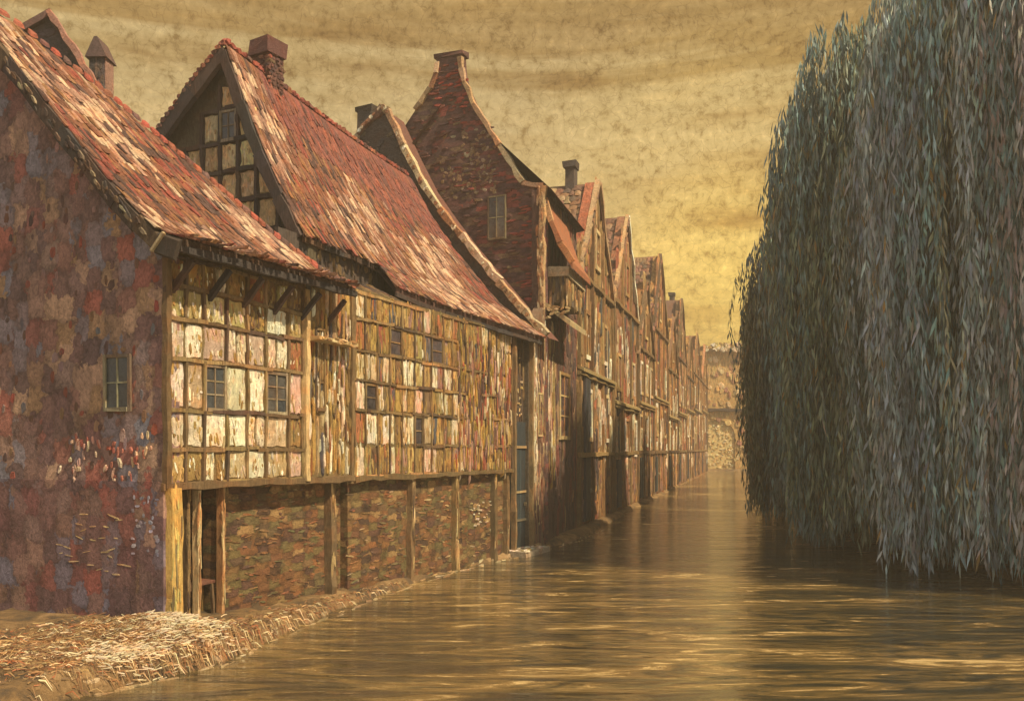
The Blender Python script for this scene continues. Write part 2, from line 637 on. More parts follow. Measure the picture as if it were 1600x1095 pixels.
TILEPAL = [(3, (.30, .12, .065)), (2, (.36, .10, .055)), (3, (.46, .27, .17)), (2, (.60, .43, .30)), (2, (.18, .08, .055)), (2, (.38, .20, .09))]
BLUEDOOR = [(4, (.040, .050, .055)), (2, (.055, .062, .062)), (1, (.035, .036, .042))]
STONEP = [(3, (.46, .30, .16)), (2, (.58, .44, .27)), (2, (.36, .17, .08)), (1, (.25, .14, .08))]
SLATE = [(3, (.085, .07, .065)), (2, (.06, .055, .06)), (1, (.12, .09, .07))]


def tile_run(mb, S, rows, rng_s, pal, tw=0.15, tl=0.34, lift=0.05, seed=0.0, rag=0.10):
    """S(u,t,off): u along the eave (m), t down the slope (m). rows: (t0,t1). rng_s(t)->(u0,u1)"""
    t0, t1 = rows
    n = int((t1 - t0) / (tl * .62)) + 1
    for r_ in range(n):
        ta = t0 + (t1 - t0) * r_ / n
        u0, u1 = rng_s(ta)
        if u1 - u0 < tw * .5:
            continue
        u = u0 + rnd(-tw * .5, 0)
        while u < u1:
            w_ = tw * rnd(.65, 1.35)
            uu = min(max(u + w_ * .5, u0), u1)
            le = tl * rnd(.85, 1.15 + (rag * 5 if r_ == n - 1 else 0))
            tb = ta + le
            sk = rnd(-.04, .04)
            a = w_ * .55
            p = S(uu, ta, 0)
            f = nz(p, .55, seed) + .55 * nz(p, 1.7, seed + 4)
            col = pal(f, uu, ta)
            o1 = lift * rnd(.7, 1.5)
            pts = [S(uu - a, ta, .012), S(uu + a, ta, .012), S(uu + a * rnd(.6, 1) + sk, tb + rnd(-.05, .05), o1), S(uu - a * rnd(.6, 1) + sk, tb + rnd(-.05, .05), o1)]
            md = [S(uu + sk * .5, ta + le * .5, o1 * 1.25)]
            low = [S(uu + a * .9 + sk, tb - .04, 0), S(uu - a * .9 + sk, tb - .04, 0)]
            i = len(mb.v)
            mb.v.extend([tuple(q) for q in pts + md + low])
            for fc in ((0, 1, 4), (1, 2, 4), (2, 3, 4), (3, 0, 4), (3, 2, 5, 6), (1, 5, 2), (0, 3, 6)):
                mb.f.append(tuple(i + k for k in fc))
                mb.c.append(col)
            u += w_


def red_tiles(light=0.5, dark=0.0):
    pink, cream, rust, red, brown, orange = (.35, .195, .135), (.56, .39, .255), (.22, .095, .055), (.25, .07, .05), (.10, .055, .045), (.29, .145, .065)

    def f(n, u, t):
        x = n * 1.25 + rnd(-.30, .30)
        if random.random() < .12 + dark:
            c = brown
        elif x > .50 - light * .45:
            c = cream if random.random() < .45 else pink
        elif x > .05 - light * .2:
            c = random.choice((pink, rust, orange, rust))
        elif x > -.3:
            c = random.choice((rust, red, rust, orange))
        else:
            c = random.choice((brown, rust, red))
        k = rnd(.8, 1.2)
        return (c[0] * k, c[1] * k, c[2] * k)
    return f


def dark_tiles(n, u, t):
    return pick(SLATE) if n + rnd(-.4, .4) < .25 else pick([(1, (.20, .10, .06)), (1, (.15, .10, .07))])


def window(parent, S, u0, u1, v0, v1, cols=2, rows=2, pal=PALEWOOD, glass=((.05, .055, .06), (.09, .08, .07)), out=0.035, fw=0.05):
    f = MB()
    def bar(a0, a1, b0, b1, o):
        f.box(lambda a, b, c: S(a, b, c), a0, a1, b0, b1, -0.01, o, pick(pal), .006)
    bar(u0, u1, v0 - fw * 1.2, v0, out + .02)
    bar(u0, u1, v1, v1 + fw, out)
    bar(u0 - fw, u0, v0 - fw * 1.2, v1 + fw, out + .002)
    bar(u1, u1 + fw, v0 - fw * 1.2, v1 + fw, out + .004)
    fo = f.build('window', M_TIMBER, parent)
    mu = MB()
    for k in range(1, cols):
        x = u0 + (u1 - u0) * k / cols
        mu.box(lambda a, b, c: S(a, b, c), x - fw * .28, x + fw * .28, v0, v1, -.005, out * .7, pick(pal), .004)
    for k in range(1, rows):
        y = v0 + (v1 - v0) * k / rows
        mu.box(lambda a, b, c: S(a, b, c), u0, u1, y - fw * .25, y + fw * .25, -.005, out * .62, pick(pal), .004)
    if cols > 1 or rows > 1:
        mu.build('glazing_bars', M_TIMBER, fo)
    g = MB()
    for a in range(cols):
        for b in range(rows):
            x0, x1 = u0 + (u1 - u0) * a / cols, u0 + (u1 - u0) * (a + 1) / cols
            y0, y1 = v0 + (v1 - v0) * b / rows, v0 + (v1 - v0) * (b + 1) / rows
            z = [rnd(.004, .012) for _ in range(4)]
            g.face([S(x0, y0, z[0]), S(x1, y0, z[1]), S(x1, y1, z[2]), S(x0, y1, z[3])], mixc(glass[0], glass[1], random.random()))
    g.build('pane', M_GLASS, fo)
    return fo


def strokes(mb, S, u0, u1, v0, v1, n, pal, a=(.02, .05), b=(.08, .25), t=.02, ang=.1, keep=None):
    for _ in range(n):
        u, v = rnd(u0, u1), rnd(v0, v1)
        if keep and not keep(u, v):
            continue
        mb.dab(S, u, v, rnd(*a), rnd(*b), t * rnd(.5, 1.3), pick(pal), rnd(-ang, ang), n=6)


def bricks(mb, S, inside, u0, u1, v0, v1, bw, bh, pal, t=.03, gap=.04, irr=.25, colf=None):
    v = v0
    while v < v1:
        h = bh * rnd(.85, 1.15)
        u = u0 - rnd(0, bw)
        while u < u1:
            w_ = bw * rnd(.65, 1.3)
            uc, vc = u + w_ / 2, v + h / 2 + rnd(-.2, .2) * bh * .5
            if inside(uc, vc):
                col = colf(uc, vc) if colf else pick(pal)
                mb.dab(S, uc, vc, w_ / 2 - gap * .35, h / 2 - gap * .3, t * rnd(.3, 1.2), col, rnd(-.08, .08), irr=irr)
            u += w_
        v += h


def wall_poly(mb, S, poly, thick, col):
    """solid wall whose outline is poly [(u,v)], outer face at off 0"""
    mb.face([S(u, v, 0) for u, v in poly], col)
    mb.face([S(u, v, -thick) for u, v in reversed(poly)], col)
    for (a, b), (c, d) in zip(poly, poly[1:] + poly[:1]):
        mb.face([S(a, b, 0), S(a, b, -thick), S(c, d, -thick), S(c, d, 0)], col)


def inpoly(poly):
    def f(x, y):
        r_ = False
        j = len(poly) - 1
        for i in range(len(poly)):
            xi, yi = poly[i]
            xj, yj = poly[j]
            if (yi > y) != (yj > y) and x < (xj - xi) * (y - yi) / (yj - yi) + xi:
                r_ = not r_
            j = i
        return r_
    return f


def shrink(f, m):
    return lambda u, v: f(u - m, v - m) and f(u + m, v - m) and f(u - m, v + m) and f(u + m, v + m)


# ------------------------------------------------------------------ setting: ground and water
LEFT = [(-80, -9.5), (6, -7.2), (10.6, -5.2), (12.3, -3.95), (14.5, -3.55), (18.3, -2.5), (22.1, -1.15), (25.9, .85), (29, 2.25), (32, 3.1), (60, 10.7), (94, 19.9), (114, 25.2)]
RIGHT = [(-80, 14), (10, 11.5), (20, 11.0), (25, 10.8), (40, 13.8), (60, 18.6), (94, 27.6), (114, 33)]


def ground_h(x, y):
    l, r_ = interp(LEFT, y), interp(RIGHT, y)
    wob = .13 * mnoise.noise(Vector((x * .9, y * .9, 3))) + .05 * mnoise.noise(Vector((x * 3.1, y * 3.1, 9)))
    dl, dr = l + wob - x, x - r_ - wob
    d = max(dl, dr, (y - 116))
    t = min(1, max(0, (d + .45) / .9))
    t = t * t * (3 - 2 * t)
    e = .25 if y < 14 else max(.13, .25 - (y - 14) * .05)
    h = -1.1 + t * (1.1 + e) if d < .45 else e
    if d > 0:
        h += min(.15, d * .06)
    h += .24 * math.exp(-(((x + 5.0) / 1.0) ** 2 + ((y - 12.95) / .55) ** 2)) * (d > 0)
    if d > .1:
        h += .06 * mnoise.noise(Vector((x * 1.7, y * 1.7, 1))) + .05 * mnoise.noise(Vector((x * 5, y * 5, 2)))
    return h


def build_ground():
    xs = list(np.arange(-12, 5, .16)) + list(np.arange(5, 45, .8))
    xs = [-650, -300, -120, -60, -40, -30, -24, -20, -18, -16, -14.5, -13] + xs + [46, 50, 60, 80, 120, 300, 650]
    ys = [-300, -120, -60, -30, -10, 0, 3, 5, 6.5, 7.5] + list(np.arange(8, 30, .16)) + list(np.arange(30, 60, .6)) + list(np.arange(60, 126, 1.5)) + [130, 140, 160, 200, 300, 600, 900]
    v = [(x, y, ground_h(x, y)) for y in ys for x in xs]
    nx = len(xs)
    f = [(j * nx + i, j * nx + i + 1, (j + 1) * nx + i + 1, (j + 1) * nx + i) for j in range(len(ys) - 1) for i in range(nx - 1)]
    me = bpy.data.meshes.new('ground')
    me.from_pydata(v, [], f)
    for p in me.polygons:
        p.use_smooth = True
    me.materials.append(M_GROUND)
    o = bpy.data.objects.new('ground', me)
    COL.objects.link(o)
    o['kind'] = 'structure'
    o['label'] = 'brown and golden earth bank along the canal'
    me = bpy.data.meshes.new('water')
    me.from_pydata([(-14, -90, 0), (60, -90, 0), (60, 118, 0), (-14, 118, 0)], [], [(0, 1, 2, 3)])
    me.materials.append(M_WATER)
    o = bpy.data.objects.new('water', me)
    COL.objects.link(o)
    o['kind'] = 'structure'
    o['label'] = 'dark rippled canal water reflecting the ochre sky'


build_ground()

A = Fr((-5.19, 13.34), (.4104, .9119))
B = Fr((.93, 27.04), (.267, .9637))
up = Vector((0, 0, 1))


# ------------------------------------------------------------------ nearest house: dark gable, timber front
def house_near():
    t = thing('timber_house', 'nearest half-timbered house with dark patchy gable, white panelled front and sagging red roof', 'house', A.P(0, 0, .3))
    zr = lambda w: 6.15 + 1.05 * w + .42 * math.exp(-(w + .5) / .5)
    G = side(A, 0)
    # gable wall
    poly = [(-.02, -.3), (8.4, -.3), (8.4, 6.2), (4.2, 10.45), (2.1, 8.3), (.4, 6.6), (-.02, 6.05)]
    mb = MB()
    lowp = [(-.02, -.3), (8.4, -.3), (8.4, 2.5), (-.02, 2.5)]
    upp = [(-.02, 2.5), (8.4, 2.5)] + poly[2:]
    wall_poly(mb, side(A, -.02), lowp, .32, (.66, .60, .66))
    wall_poly(mb, G, upp, .3, (.95, .92, .95))
    mb.build('gable_wall', M_GABLE, t)
    mb = MB()
    ins = shrink(inpoly(poly), .07)
    GS = side(A, -.004)
    strokes(mb, GS, .1, 3.8, 2.5, 8.0, 130, GABLEBRICK, (.03, .08), (.05, .12), .004, .12, ins)
    strokes(mb, GS, .2, 2.2, 2.5, 3.2, 90, [(2, (.62, .38, .30)), (1, (.62, .50, .34)), (1, (.44, .15, .11))], (.015, .035), (.03, .10), .022, .4, lambda u, v: nz((u, v, 0), 1.6, 8) > -.05)
    strokes(mb, side(A, -.019), .7, 2.3, 1.0, 2.0, 26, [(1, (.70, .50, .25)), (1, (.55, .38, .19))], (.05, .16), (.008, .016), .005, .3)
    strokes(mb, side(A, -.019), .05, .6, 1.4, 2.3, 30, [(1, (.44, .43, .54)), (1, (.30, .29, .36))], (.02, .06), (.02, .05), .005, .3)
    
    mb.build('flaking_render', M_PLASTER, t)['kind'] = 'stuff'
    window(t, side(A, -.03), .66, 1.12, 3.62, 4.38, 2, 2, [(1, (.30, .27, .17)), (1, (.18, .13, .09))], ((.035, .045, .05), (.10, .10, .10)))

    # street front: infill panels in a crooked frame
    F = front(A)
    mb = MB()
    wall_poly(mb, F, [(0.02, 2.46), (4.9, 2.46), (4.9, 6.0), (0.02, 6.0)], .3, (.20, .14, .06))
    zrow = [2.46, 2.99, 3.58, 4.36, 4.95, 5.45, 5.9]
    us = [0.03, .42, .80, 1.32, 1.80, 2.27, 2.88, 3.28]
    wins = [(2, 2), (5, 2)]
    fr = MB()
    for i in range(len(us) - 1):
        for k in range(len(zrow) - 1):
            if (i, k) in wins:
                continue
            uc, vc = (us[i] + us[i + 1]) / 2, (zrow[k] + zrow[k + 1]) / 2
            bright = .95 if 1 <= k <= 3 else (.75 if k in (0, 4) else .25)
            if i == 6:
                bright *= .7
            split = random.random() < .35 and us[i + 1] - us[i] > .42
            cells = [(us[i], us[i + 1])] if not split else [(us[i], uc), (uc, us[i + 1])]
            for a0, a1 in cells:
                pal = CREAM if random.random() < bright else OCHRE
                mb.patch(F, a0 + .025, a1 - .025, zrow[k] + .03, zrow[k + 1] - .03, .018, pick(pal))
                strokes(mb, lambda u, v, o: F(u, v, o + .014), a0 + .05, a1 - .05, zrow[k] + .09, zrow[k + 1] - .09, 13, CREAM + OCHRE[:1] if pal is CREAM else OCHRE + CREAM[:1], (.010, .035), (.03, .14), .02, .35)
    # planked bay at the right end
    u = 3.42
    while u < 4.9:
        w_ = rnd(.10, .18)
        v = 2.46
        while v < 5.9:
            h = rnd(.5, 1.3)
            mb.dab(F, u + w_ / 2, min(v + h / 2, 5.8), w_ / 2 - .008, h / 2, .03, pick(CREAM if random.random() < .25 else OCHRE if random.random() < .7 else [(1, (.30, .15, .08)), (1, (.40, .28, .15)), (1, (.09, .085, .09))]), n=8, irr=.12)
            v += h
        u += w_
    strokes(mb, lambda u, v, o: F(u, v, o + .03), 3.5, 4.85, 2.6, 5.6, 110, OCHRE + CREAM[:2], (.012, .03), (.08, .3), .02)
    mb.build('panelled_front', M_PLASTER, t)
    out = -A.n
    for k, z in enumerate(zrow):
        p = 0.02
        while p < 3.2:
            q = min(p + rnd(.8, 1.4), 3.3)
            fr.beam(A.P(p, 0, z + rnd(-.02, .02)), A.P(q, 0, z + rnd(-.03, .02)), .07, .06, out, OLDWOOD, .2, .3)
            p = q
    for i, u in enumerate(us):
        for k in range(len(zrow) - 1):
            if random.random() < .1:
                continue
            fr.beam(A.P(u + rnd(-.02, .02), 0, zrow[k]), A.P(u + rnd(-.02, .02), 0, zrow[k + 1]), .06, .055, out, OLDWOOD, .2, .3)
    fr.beam(A.P(3.36, 0, 2.4), A.P(3.38, 0, 5.9), .13, .10, out, OLDWOOD + PALEWOOD[:1], .3, .25)
    fr.beam(A.P(4.84, 0, 2.3), A.P(4.84, 0, 6.0), .12, .08, out, OLDWOOD, .3, .25)
    fr.beam(A.P(0.03, 0, 2.4), A.P(0.03, 0, 6.0), .12, .09, out, OLDWOOD + PALEWOOD[:2], .3, .25)
    fr.beam(A.P(-.05, 0, 2.43), A.P(4.9, 0, 2.40), .13, .08, out, OLDWOOD, .25, .25)
    fr.build('timber_frame', M_TIMBER, t)
    for i, k in wins:
        window(t, F, us[i] + .06, us[i + 1] - .06, zrow[k] + .06, zrow[k + 1] - .08, 2, 3, [(1, (.22, .16, .10)), (1, (.32, .25, .16))])
    window(t, F, 3.70, 3.92, 3.75, 5.2, 2, 3, OLDWOOD, ((.045, .05, .055), (.07, .065, .07)), .05)
    mb = MB()
    mb.box(lambda a, b, c: A.P(a, b, c), 3.45, 4.7, -.28, 0, 4.98, 5.05, pick(PALEWOOD), .015)
    strokes(mb, front(A, -.285), 3.5, 4.65, 4.97, 5.06, 16, PALEWOOD, (.05, .12), (.015, .03), .02)
    mb.build('ledge', M_TIMBER, t)

    # ground floor under the jetty
    w0 = .28
    F0 = front(A, w0)
    mb = MB()
    wall_poly(mb, F0, [(0.02, -.3), (.88, -.3), (.88, 2.45), (0.02, 2.45)], .25, (.16, .10, .06))
    wall_poly(mb, F0, [(1.38, -.3), (4.9, -.3), (4.9, 2.45), (1.38, 2.45)], .25, (.14, .085, .05))
    mb.c = [(1, 1, 1)] * len(mb.c)
    mb.build('ground_floor_wall', M_PLINTH, t)
    mb = MB()
    strokes(mb, front(A, w0 - .006), 1.55, 4.8, .2, 2.35, 170, PLINTH, (.04, .14), (.010, .026), .008, .2)
    strokes(mb, front(A, w0 - .006), .6, .84, .3, 2.4, 50, OCHRE + OLDWOOD, (.012, .03), (.06, .2), .02, .1)
    mb.build('flaking_mortar', M_BRICK, t)['kind'] = 'stuff'
    mb = MB()   # back of the dark passage
    wall_poly(mb, front(A, 1.9), [(.6, -.2), (1.7, -.2), (1.7, 2.45), (.6, 2.45)], .1, (.05, .04, .03))
    mb.box(lambda a, b, c: A.P(a, b, c), .8, .86, w0 + .26, 1.9, -.2, 2.45, (.06, .045, .035))
    mb.box(lambda a, b, c: A.P(a, b, c), 1.40, 1.46, w0 + .26, 1.9, -.2, 2.45, (.06, .045, .035))
    mb.build('passage_wall', M_BRICK, t)
    d = MB()
    S = front(A, w0 - .06)
    for k in range(3):
        u0 = .35 + k * .075
        d.box(lambda a, b, c: S(a, b, c), u0, u0 + .07, .35, 2.36, -.05, rnd(.0, .02), pick(BLUEDOOR), .004)
    do = d.build('door', M_DOOR, t)
    h = MB()
    h.dab(front(A, w0 - .08), .52, 1.35, .018, .05, .05, (.12, .10, .07))
    h.build('handle', M_IRON, do)
    for u, wd, pal in ((.15, .28, [(2, (.52, .45, .16)), (2, (.50, .33, .10)), (1, (.22, .17, .08))]), (.86, .07, PALEWOOD), (1.40, .075, PALEWOOD), (.62, .06, OLDWOOD)):
        p = MB()
        ww = w0 - .10 if u > .2 else -.05
        p.beam(A.P(u, ww + .05, .1), A.P(u, ww + .05, 2.4), wd, .12, out, pal, .3, .15)
        strokes(p, front(A, ww - .07), u - wd * .35, u + wd * .35, .6, 2.3, 24, pal, (.01, .02), (.1, .3), .012)
        p.build('post', M_TIMBER, t)
    p = MB()
    p.beam(A.P(4.47, w0, 0), A.P(4.47, w0, 2.4), .2, .16, out, OLDWOOD, .3, .2)
    strokes(p, front(A, w0 - .15), 4.4, 4.54, .3, 2.3, 14, OLDWOOD + PALEWOOD[:1], (.015, .03), (.1, .35), .015)
    p.build('post', M_TIMBER, t)

    # roof: front slope with a hipped far end
    wt = 4.2
    smax = lambda w: 4.32 * max(0, 1 - (w + .5) / (wt + .5)) ** .68 - .05

    def S(u, tt, o):
        w = wt - tt / 1.45
        nv = Vector((0, 0, 1)) * .69 - A.n * .72
        return A.P(u, w, zr(w)) + nv * o
    mb = MB()
    m = 18
    for k in range(m):
        wa, wb = wt - (wt + .5) * k / m, wt - (wt + .5) * (k + 1) / m
        for o in (0, -.13):
            pts = [A.P(-.22, wa, zr(wa) + o), A.P(-.22, wb, zr(wb) + o), A.P(smax(wb), wb, zr(wb) + o), A.P(max(smax(wa), -.1), wa, zr(wa) + o)]
            mb.face(pts if o == 0 else pts[::-1], (.10, .055, .045))
    e0, e1 = A.P(-.22, -.5, zr(-.5)), A.P(smax(-.5), -.5, zr(-.5))
    dz = Vector((0, 0, -.13))
    mb.face([e0, e0 + dz, e1 + dz, e1], (.10, .06, .04))
    # hipped end and back slope
    apex = A.P(-.1, wt, zr(wt))
    c1, c2 = A.P(4.27, -.5, zr(-.5)), A.P(4.95, 8.9, zr(-.5))
    c3 = A.P(-.22, 8.9, zr(-.5))
    hip = [A.P(smax(wt - (wt + .5) * k / m), wt - (wt + .5) * k / m, zr(wt - (wt + .5) * k / m)) for k in range(m + 1)]
    for pa, pb in zip(hip, hip[1:]):
        mb.face([pa, pb, c2 + dz], (.14, .06, .05))
    mb.face([A.P(-.22, wt, zr(wt)), c2, c3], (.14, .06, .05))
    tile_run(mb, S, (0.05, (wt + .5) * 1.45), lambda tt: (-.26, smax(wt - tt / 1.45)), red_tiles(.62), .075, .46, .035, 11, .1)
    # bonnet tiles along the hip
    for k in range(40):
        w = -.45 + (wt + .4) * k / 40
        mb.dab(lambda u, v, o: A.P(smax(w) + u, w + v * .75, zr(w) + v * .75 * 1.0 + .05 + o), 0, 0, .09, .10, .05, pick([(3, (.30, .10, .06)), (1, (.38, .09, .06)), (1, (.15, .08, .07))]))
    mb.build('roof', M_TILE, t)
    b = MB()
    last = None
    for k in range(13):
        w = -.55 + 4.8 * k / 12
        p = A.P(-.24, w, zr(w) - .20)
        if last is not None:
            b.beam(last, p, .30, .07, -A.d, DARKWOOD, .3, .12)
        last = p
    strokes(b, lambda u, v, o: A.P(-.32 - o, u, zr(u) - .2 + v), .0, 3.6, -.1, .1, 60, DARKWOOD + [(1, (.26, .22, .13)), (1, (.20, .15, .10))], (.03, .09), (.03, .06), .015)
    b.build('barge_board', M_TIMBER, t)
    e = MB()
    e.beam(A.P(-.2, -.5, zr(-.5) - .15), A.P(4.27, -.5, zr(-.5) - .13), .13, .05, out, DARKWOOD, .3, .2)
    e.build('eaves_board', M_TIMBER, t)
    for k in range(6):
        u = .12 + k * .78
        br = MB()
        br.beam(A.P(u, 0, 5.35), A.P(u, -.42, 5.78), .09, .08, A.d, DARKWOOD + OLDWOOD[:1], .2, .15)
        br.build('bracket', M_TIMBER, t)
    hk = MB()
    hk.beam(A.P(-.30, -.10, 5.86), A.P(-.30, -.34, 6.10), .05, .05, -A.d, [(1, (.40, .33, .18))], .2, .2)
    hk.build('peg', M_TIMBER, t)
    # hidden sides
    rw = MB()
    wall_poly(rw, side(A, 4.9), [(.3, -.2), (8.4, -.2), (8.4, 5.9), (.3, 5.9)], .2, (.15, .10, .06))
    wall_poly(rw, front(A, 8.4), [(.3, -.2), (4.7, -.2), (4.7, 5.9), (.3, 5.9)], .2, (.15, .10, .06))
    rw.build('rear_wall', M_BRICK, t)


# ------------------------------------------------------------------ long second house
def house_long():
    t = thing('timber_house', 'long half-timbered house with steep red roof and framed gable, second along the canal', 'house', A.P(5, 0, .2))
    F = front(A)
    out = -A.n
    mb = MB()
    wall_poly(mb, F, [(4.92, 2.40), (12.6, 2.40), (12.6, 6.2), (4.92, 6.2)], .3, (.17, .12, .05))
    zrow = [2.4, 3.05, 3.75, 4.35, 4.95, 5.6, 6.15]
    us = [4.95]
    while us[-1] < 12.3:
        us.append(us[-1] + rnd(.30, .58))
    us[-1] = 12.57
    wins = {}
    for uc, k in ((5.75, 2), (7.5, 1), (8.5, 4), (9.9, 1), (10.9, 3), (6.3, 4)):
        i = min(range(len(us) - 1), key=lambda q: abs((us[q] + us[q + 1]) / 2 - uc))
        wins[(i, k)] = 1
    fr = MB()
    for i in range(len(us) - 1):
        for k in range(len(zrow) - 1):
            if (i, k) in wins:
                continue
            a0, a1 = us[i], us[i + 1]
            uc, vc = (a0 + a1) / 2, (zrow[k] + zrow[k + 1]) / 2
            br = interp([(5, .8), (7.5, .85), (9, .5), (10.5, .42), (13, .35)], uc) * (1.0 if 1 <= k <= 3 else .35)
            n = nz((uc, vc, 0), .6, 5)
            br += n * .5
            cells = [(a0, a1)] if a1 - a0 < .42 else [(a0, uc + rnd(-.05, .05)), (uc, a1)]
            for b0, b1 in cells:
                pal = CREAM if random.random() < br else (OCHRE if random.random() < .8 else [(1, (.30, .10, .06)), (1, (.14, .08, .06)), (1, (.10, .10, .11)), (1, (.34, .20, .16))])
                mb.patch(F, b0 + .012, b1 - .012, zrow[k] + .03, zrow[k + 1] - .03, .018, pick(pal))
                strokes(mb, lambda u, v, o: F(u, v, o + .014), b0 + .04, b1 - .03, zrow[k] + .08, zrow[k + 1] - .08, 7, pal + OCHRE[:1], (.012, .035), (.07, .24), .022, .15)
    strokes(mb, lambda u, v, o: F(u, v, o + .04), 9.2, 12.5, 2.5, 5.6, 230, [(2, (.44, .27, .06)), (1, (.38, .11, .06)), (1.4, (.58, .44, .26)), (1, (.42, .24, .18)), (1.6, (.13, .07, .05))], (.015, .04), (.12, .42), .025, .08)
    mb.build('panelled_front', M_PLASTER, t)
    for k, z in enumerate(zrow):
        p = 4.95
        while p < 12.5:
            q = min(p + rnd(.7, 1.6), 12.58)
            if random.random() < (.9 if p < 9.3 else .55):
                fr.beam(A.P(p, 0, z + rnd(-.03, .03)), A.P(q, 0, z + rnd(-.03, .03)), .07, .06, out, OLDWOOD + PALEWOOD[2:], .2, .35)
            p = q
    for u in us:
        for k in range(len(zrow) - 1):
            if random.random() < .12:
                continue
            fr.beam(A.P(u + rnd(-.02, .02), 0, zrow[k]), A.P(u + rnd(-.02, .02), 0, zrow[k + 1]), .055, .055, out, OLDWOOD, .2, .35)
    fr.build('timber_frame', M_TIMBER, t)
    for (i, k) in wins:
        a0, a1 = us[i] + .05, us[i + 1] - .05
        window(t, F, a0, a1, zrow[k] + .05, zrow[k + 1] - .07, 1, 2, OLDWOOD, ((.04, .035, .035), (.085, .07, .075)))
    # brick base with posts
    w0 = .12
    F0 = front(A, w0)
    mb = MB()
    wall_poly(mb, F0, [(4.92, -.5), (12.6, -.5), (12.6, 2.36), (4.92, 2.36)], .25, (.14, .09, .05))

    def pc(u, v):
        c = pick(PLINTH)
        n = nz((u, v, 0), .7, 2)
        return mixc(c, (.17, .15, .06), .5) if n > .15 else c
    mb.c = [(1, 1, 1)] * len(mb.c)
    mb.build('brick_base', M_PLINTH, t)
    mb = MB()
    F0 = front(A, w0 - .006)
    strokes(mb, F0, 5, 12.5, -.05, 2.3, 330, PLINTH + [(1.2, (.42, .30, .15))], (.05, .18), (.010, .028), .010, .2)
    strokes(mb, F0, 10.3, 11.6, 1.0, 1.6, 30, CREAM, (.02, .06), (.015, .03), .05, .4)
    mb.build('flaking_mortar', M_BRICK, t)['kind'] = 'stuff'
    for u in (7.28, 9.4, 11.6, 12.4):
        p = MB()
        p.beam(A.P(u, w0, -.3), A.P(u, w0, 2.38), .2, .13, out, OLDWOOD, .3, .2)
        strokes(p, front(A, w0 - .12), u - .06, u + .07, .2, 2.3, 16, OLDWOOD + PALEWOOD[:2], (.015, .03), (.12, .4), .015)
        p.build('post', M_TIMBER, t)
    s_ = MB()
    s_.beam(A.P(4.95, 0, 2.38), A.P(12.6, 0, 2.38), .12, .08, out, OLDWOOD, .3, .3)
    s_.build('sill_beam', M_TIMBER, t)
    # door bay
    mb = MB()
    S = front(A, .16)
    wall_poly(mb, S, [(12.6, -.4), (14.0, -.4), (14.0, 6.2), (12.6, 6.2)], .15, (.09, .06, .045))
    strokes(mb, S, 12.7, 13.95, 3.8, 6.0, 80, OLDWOOD + DARKWOOD, (.03, .06), (.1, .3), .03)
    strokes(mb, S, 12.9, 13.7, 3.9, 5.6, 34, [(1, (.50, .34, .14)), (1, (.60, .48, .30))], (.03, .10), (.02, .04), .03, .9)
    mb.build('door_bay', M_TIMBER, t)
    for u in (12.68, 13.93):
        p = MB()
        p.beam(A.P(u, .02, -.3), A.P(u, .02, 6.15), .14, .14, out, OLDWOOD + [(1.5, (.36, .15, .08))], .3, .2)
        p.build('door_post', M_TIMBER, t)
    d = MB()
    S = front(A, .11)
    for k in range(9):
        u0 = 12.79 + k * .117
        d.box(lambda a, b, c: S(a, b, c), u0, u0 + .108, .12, 3.0, -.04, rnd(.005, .03), pick(BLUEDOOR), .004)
    d.box(lambda a, b, c: S(a, b, c), 12.79, 13.84, 3.06, 3.75, -.04, .02, pick(BLUEDOOR), .004)
    do = d.build('door', M_DOOR, t)
    r_ = MB()
    for z in (3.03, 1.75, .95):
        r_ = MB()
        r_.box(lambda a, b, c: S(a, b, c), 12.80, 13.83, z - .03, z + .03, -.03, .05, pick([(1, (.35, .25, .12)), (1, (.20, .16, .10))]), .01)
        r_.build('door_rail', M_TIMBER, do)
    h = MB()
    h.dab(front(A, .07), 13.68, 1.4, .02, .06, .06, (.28, .22, .12))
    h.build('handle', M_IRON, do)
    st = MB()
    st.box(lambda a, b, c: A.P(a, b, c), 12.5, 14.25, -.5, .25, -.2, .16, (.40, .32, .22), .03)
    strokes(st, lambda u, v, o: A.P(u, v, .16 + o), 12.55, 14.2, -.48, .2, 40, CREAM, (.05, .12), (.03, .06), .02, .4)
    st.build('doorstep', M_STONE, t)

    # framed gable
    G = side(A, 5.2)
    poly = [(1.30, 4.5), (8.0, 4.5), (8.0, 7.4), (5.29, 9.9), (3.27, 11.55), (2.3, 9.3), (1.30, 7.4)]
    mb = MB()
    wall_poly(mb, G, poly, .3, (.11, .085, .05))
    ins = inpoly([(1.5, 4.5), (5.2, 4.5), (4.75, 9.6), (3.3, 11.0), (2.35, 9.0), (1.6, 7.5)])
    rows = [7.0, 7.65, 8.35, 9.0, 9.65, 10.35, 10.9]
    cols = [1.5, 2.05, 2.62, 3.12, 3.62, 4.12, 4.6]
    fr = MB()
    for i in range(len(cols) - 1):
        for k in range(len(rows) - 1):
            uc, vc = (cols[i] + cols[i + 1]) / 2, (rows[k] + rows[k + 1]) / 2
            if (i, k) == (3, 4):
                continue
            if not ins(uc, vc):
                continue
            c = pick([(3, (.80, .60, .29)), (2, (.72, .52, .25)), (1, (.82, .68, .42))])
            if i >= 4:
                c = mixc(c, (.30, .20, .09), .5)
            mb.patch(G, cols[i] + .05, cols[i + 1] - .05, rows[k] + .05, rows[k + 1] - .05, .02, c, .03)
            strokes(mb, lambda u, v, o: G(u, v, o + .012), cols[i] + .12, cols[i + 1] - .12, rows[k] + .15, rows[k + 1] - .15, 9, [(2, (.62, .46, .22)), (1, (.78, .62, .38)), (1, (.40, .26, .11))], (.015, .04), (.06, .15), .02, .2)
    mb.build('gable_wall', M_PLASTER, t)
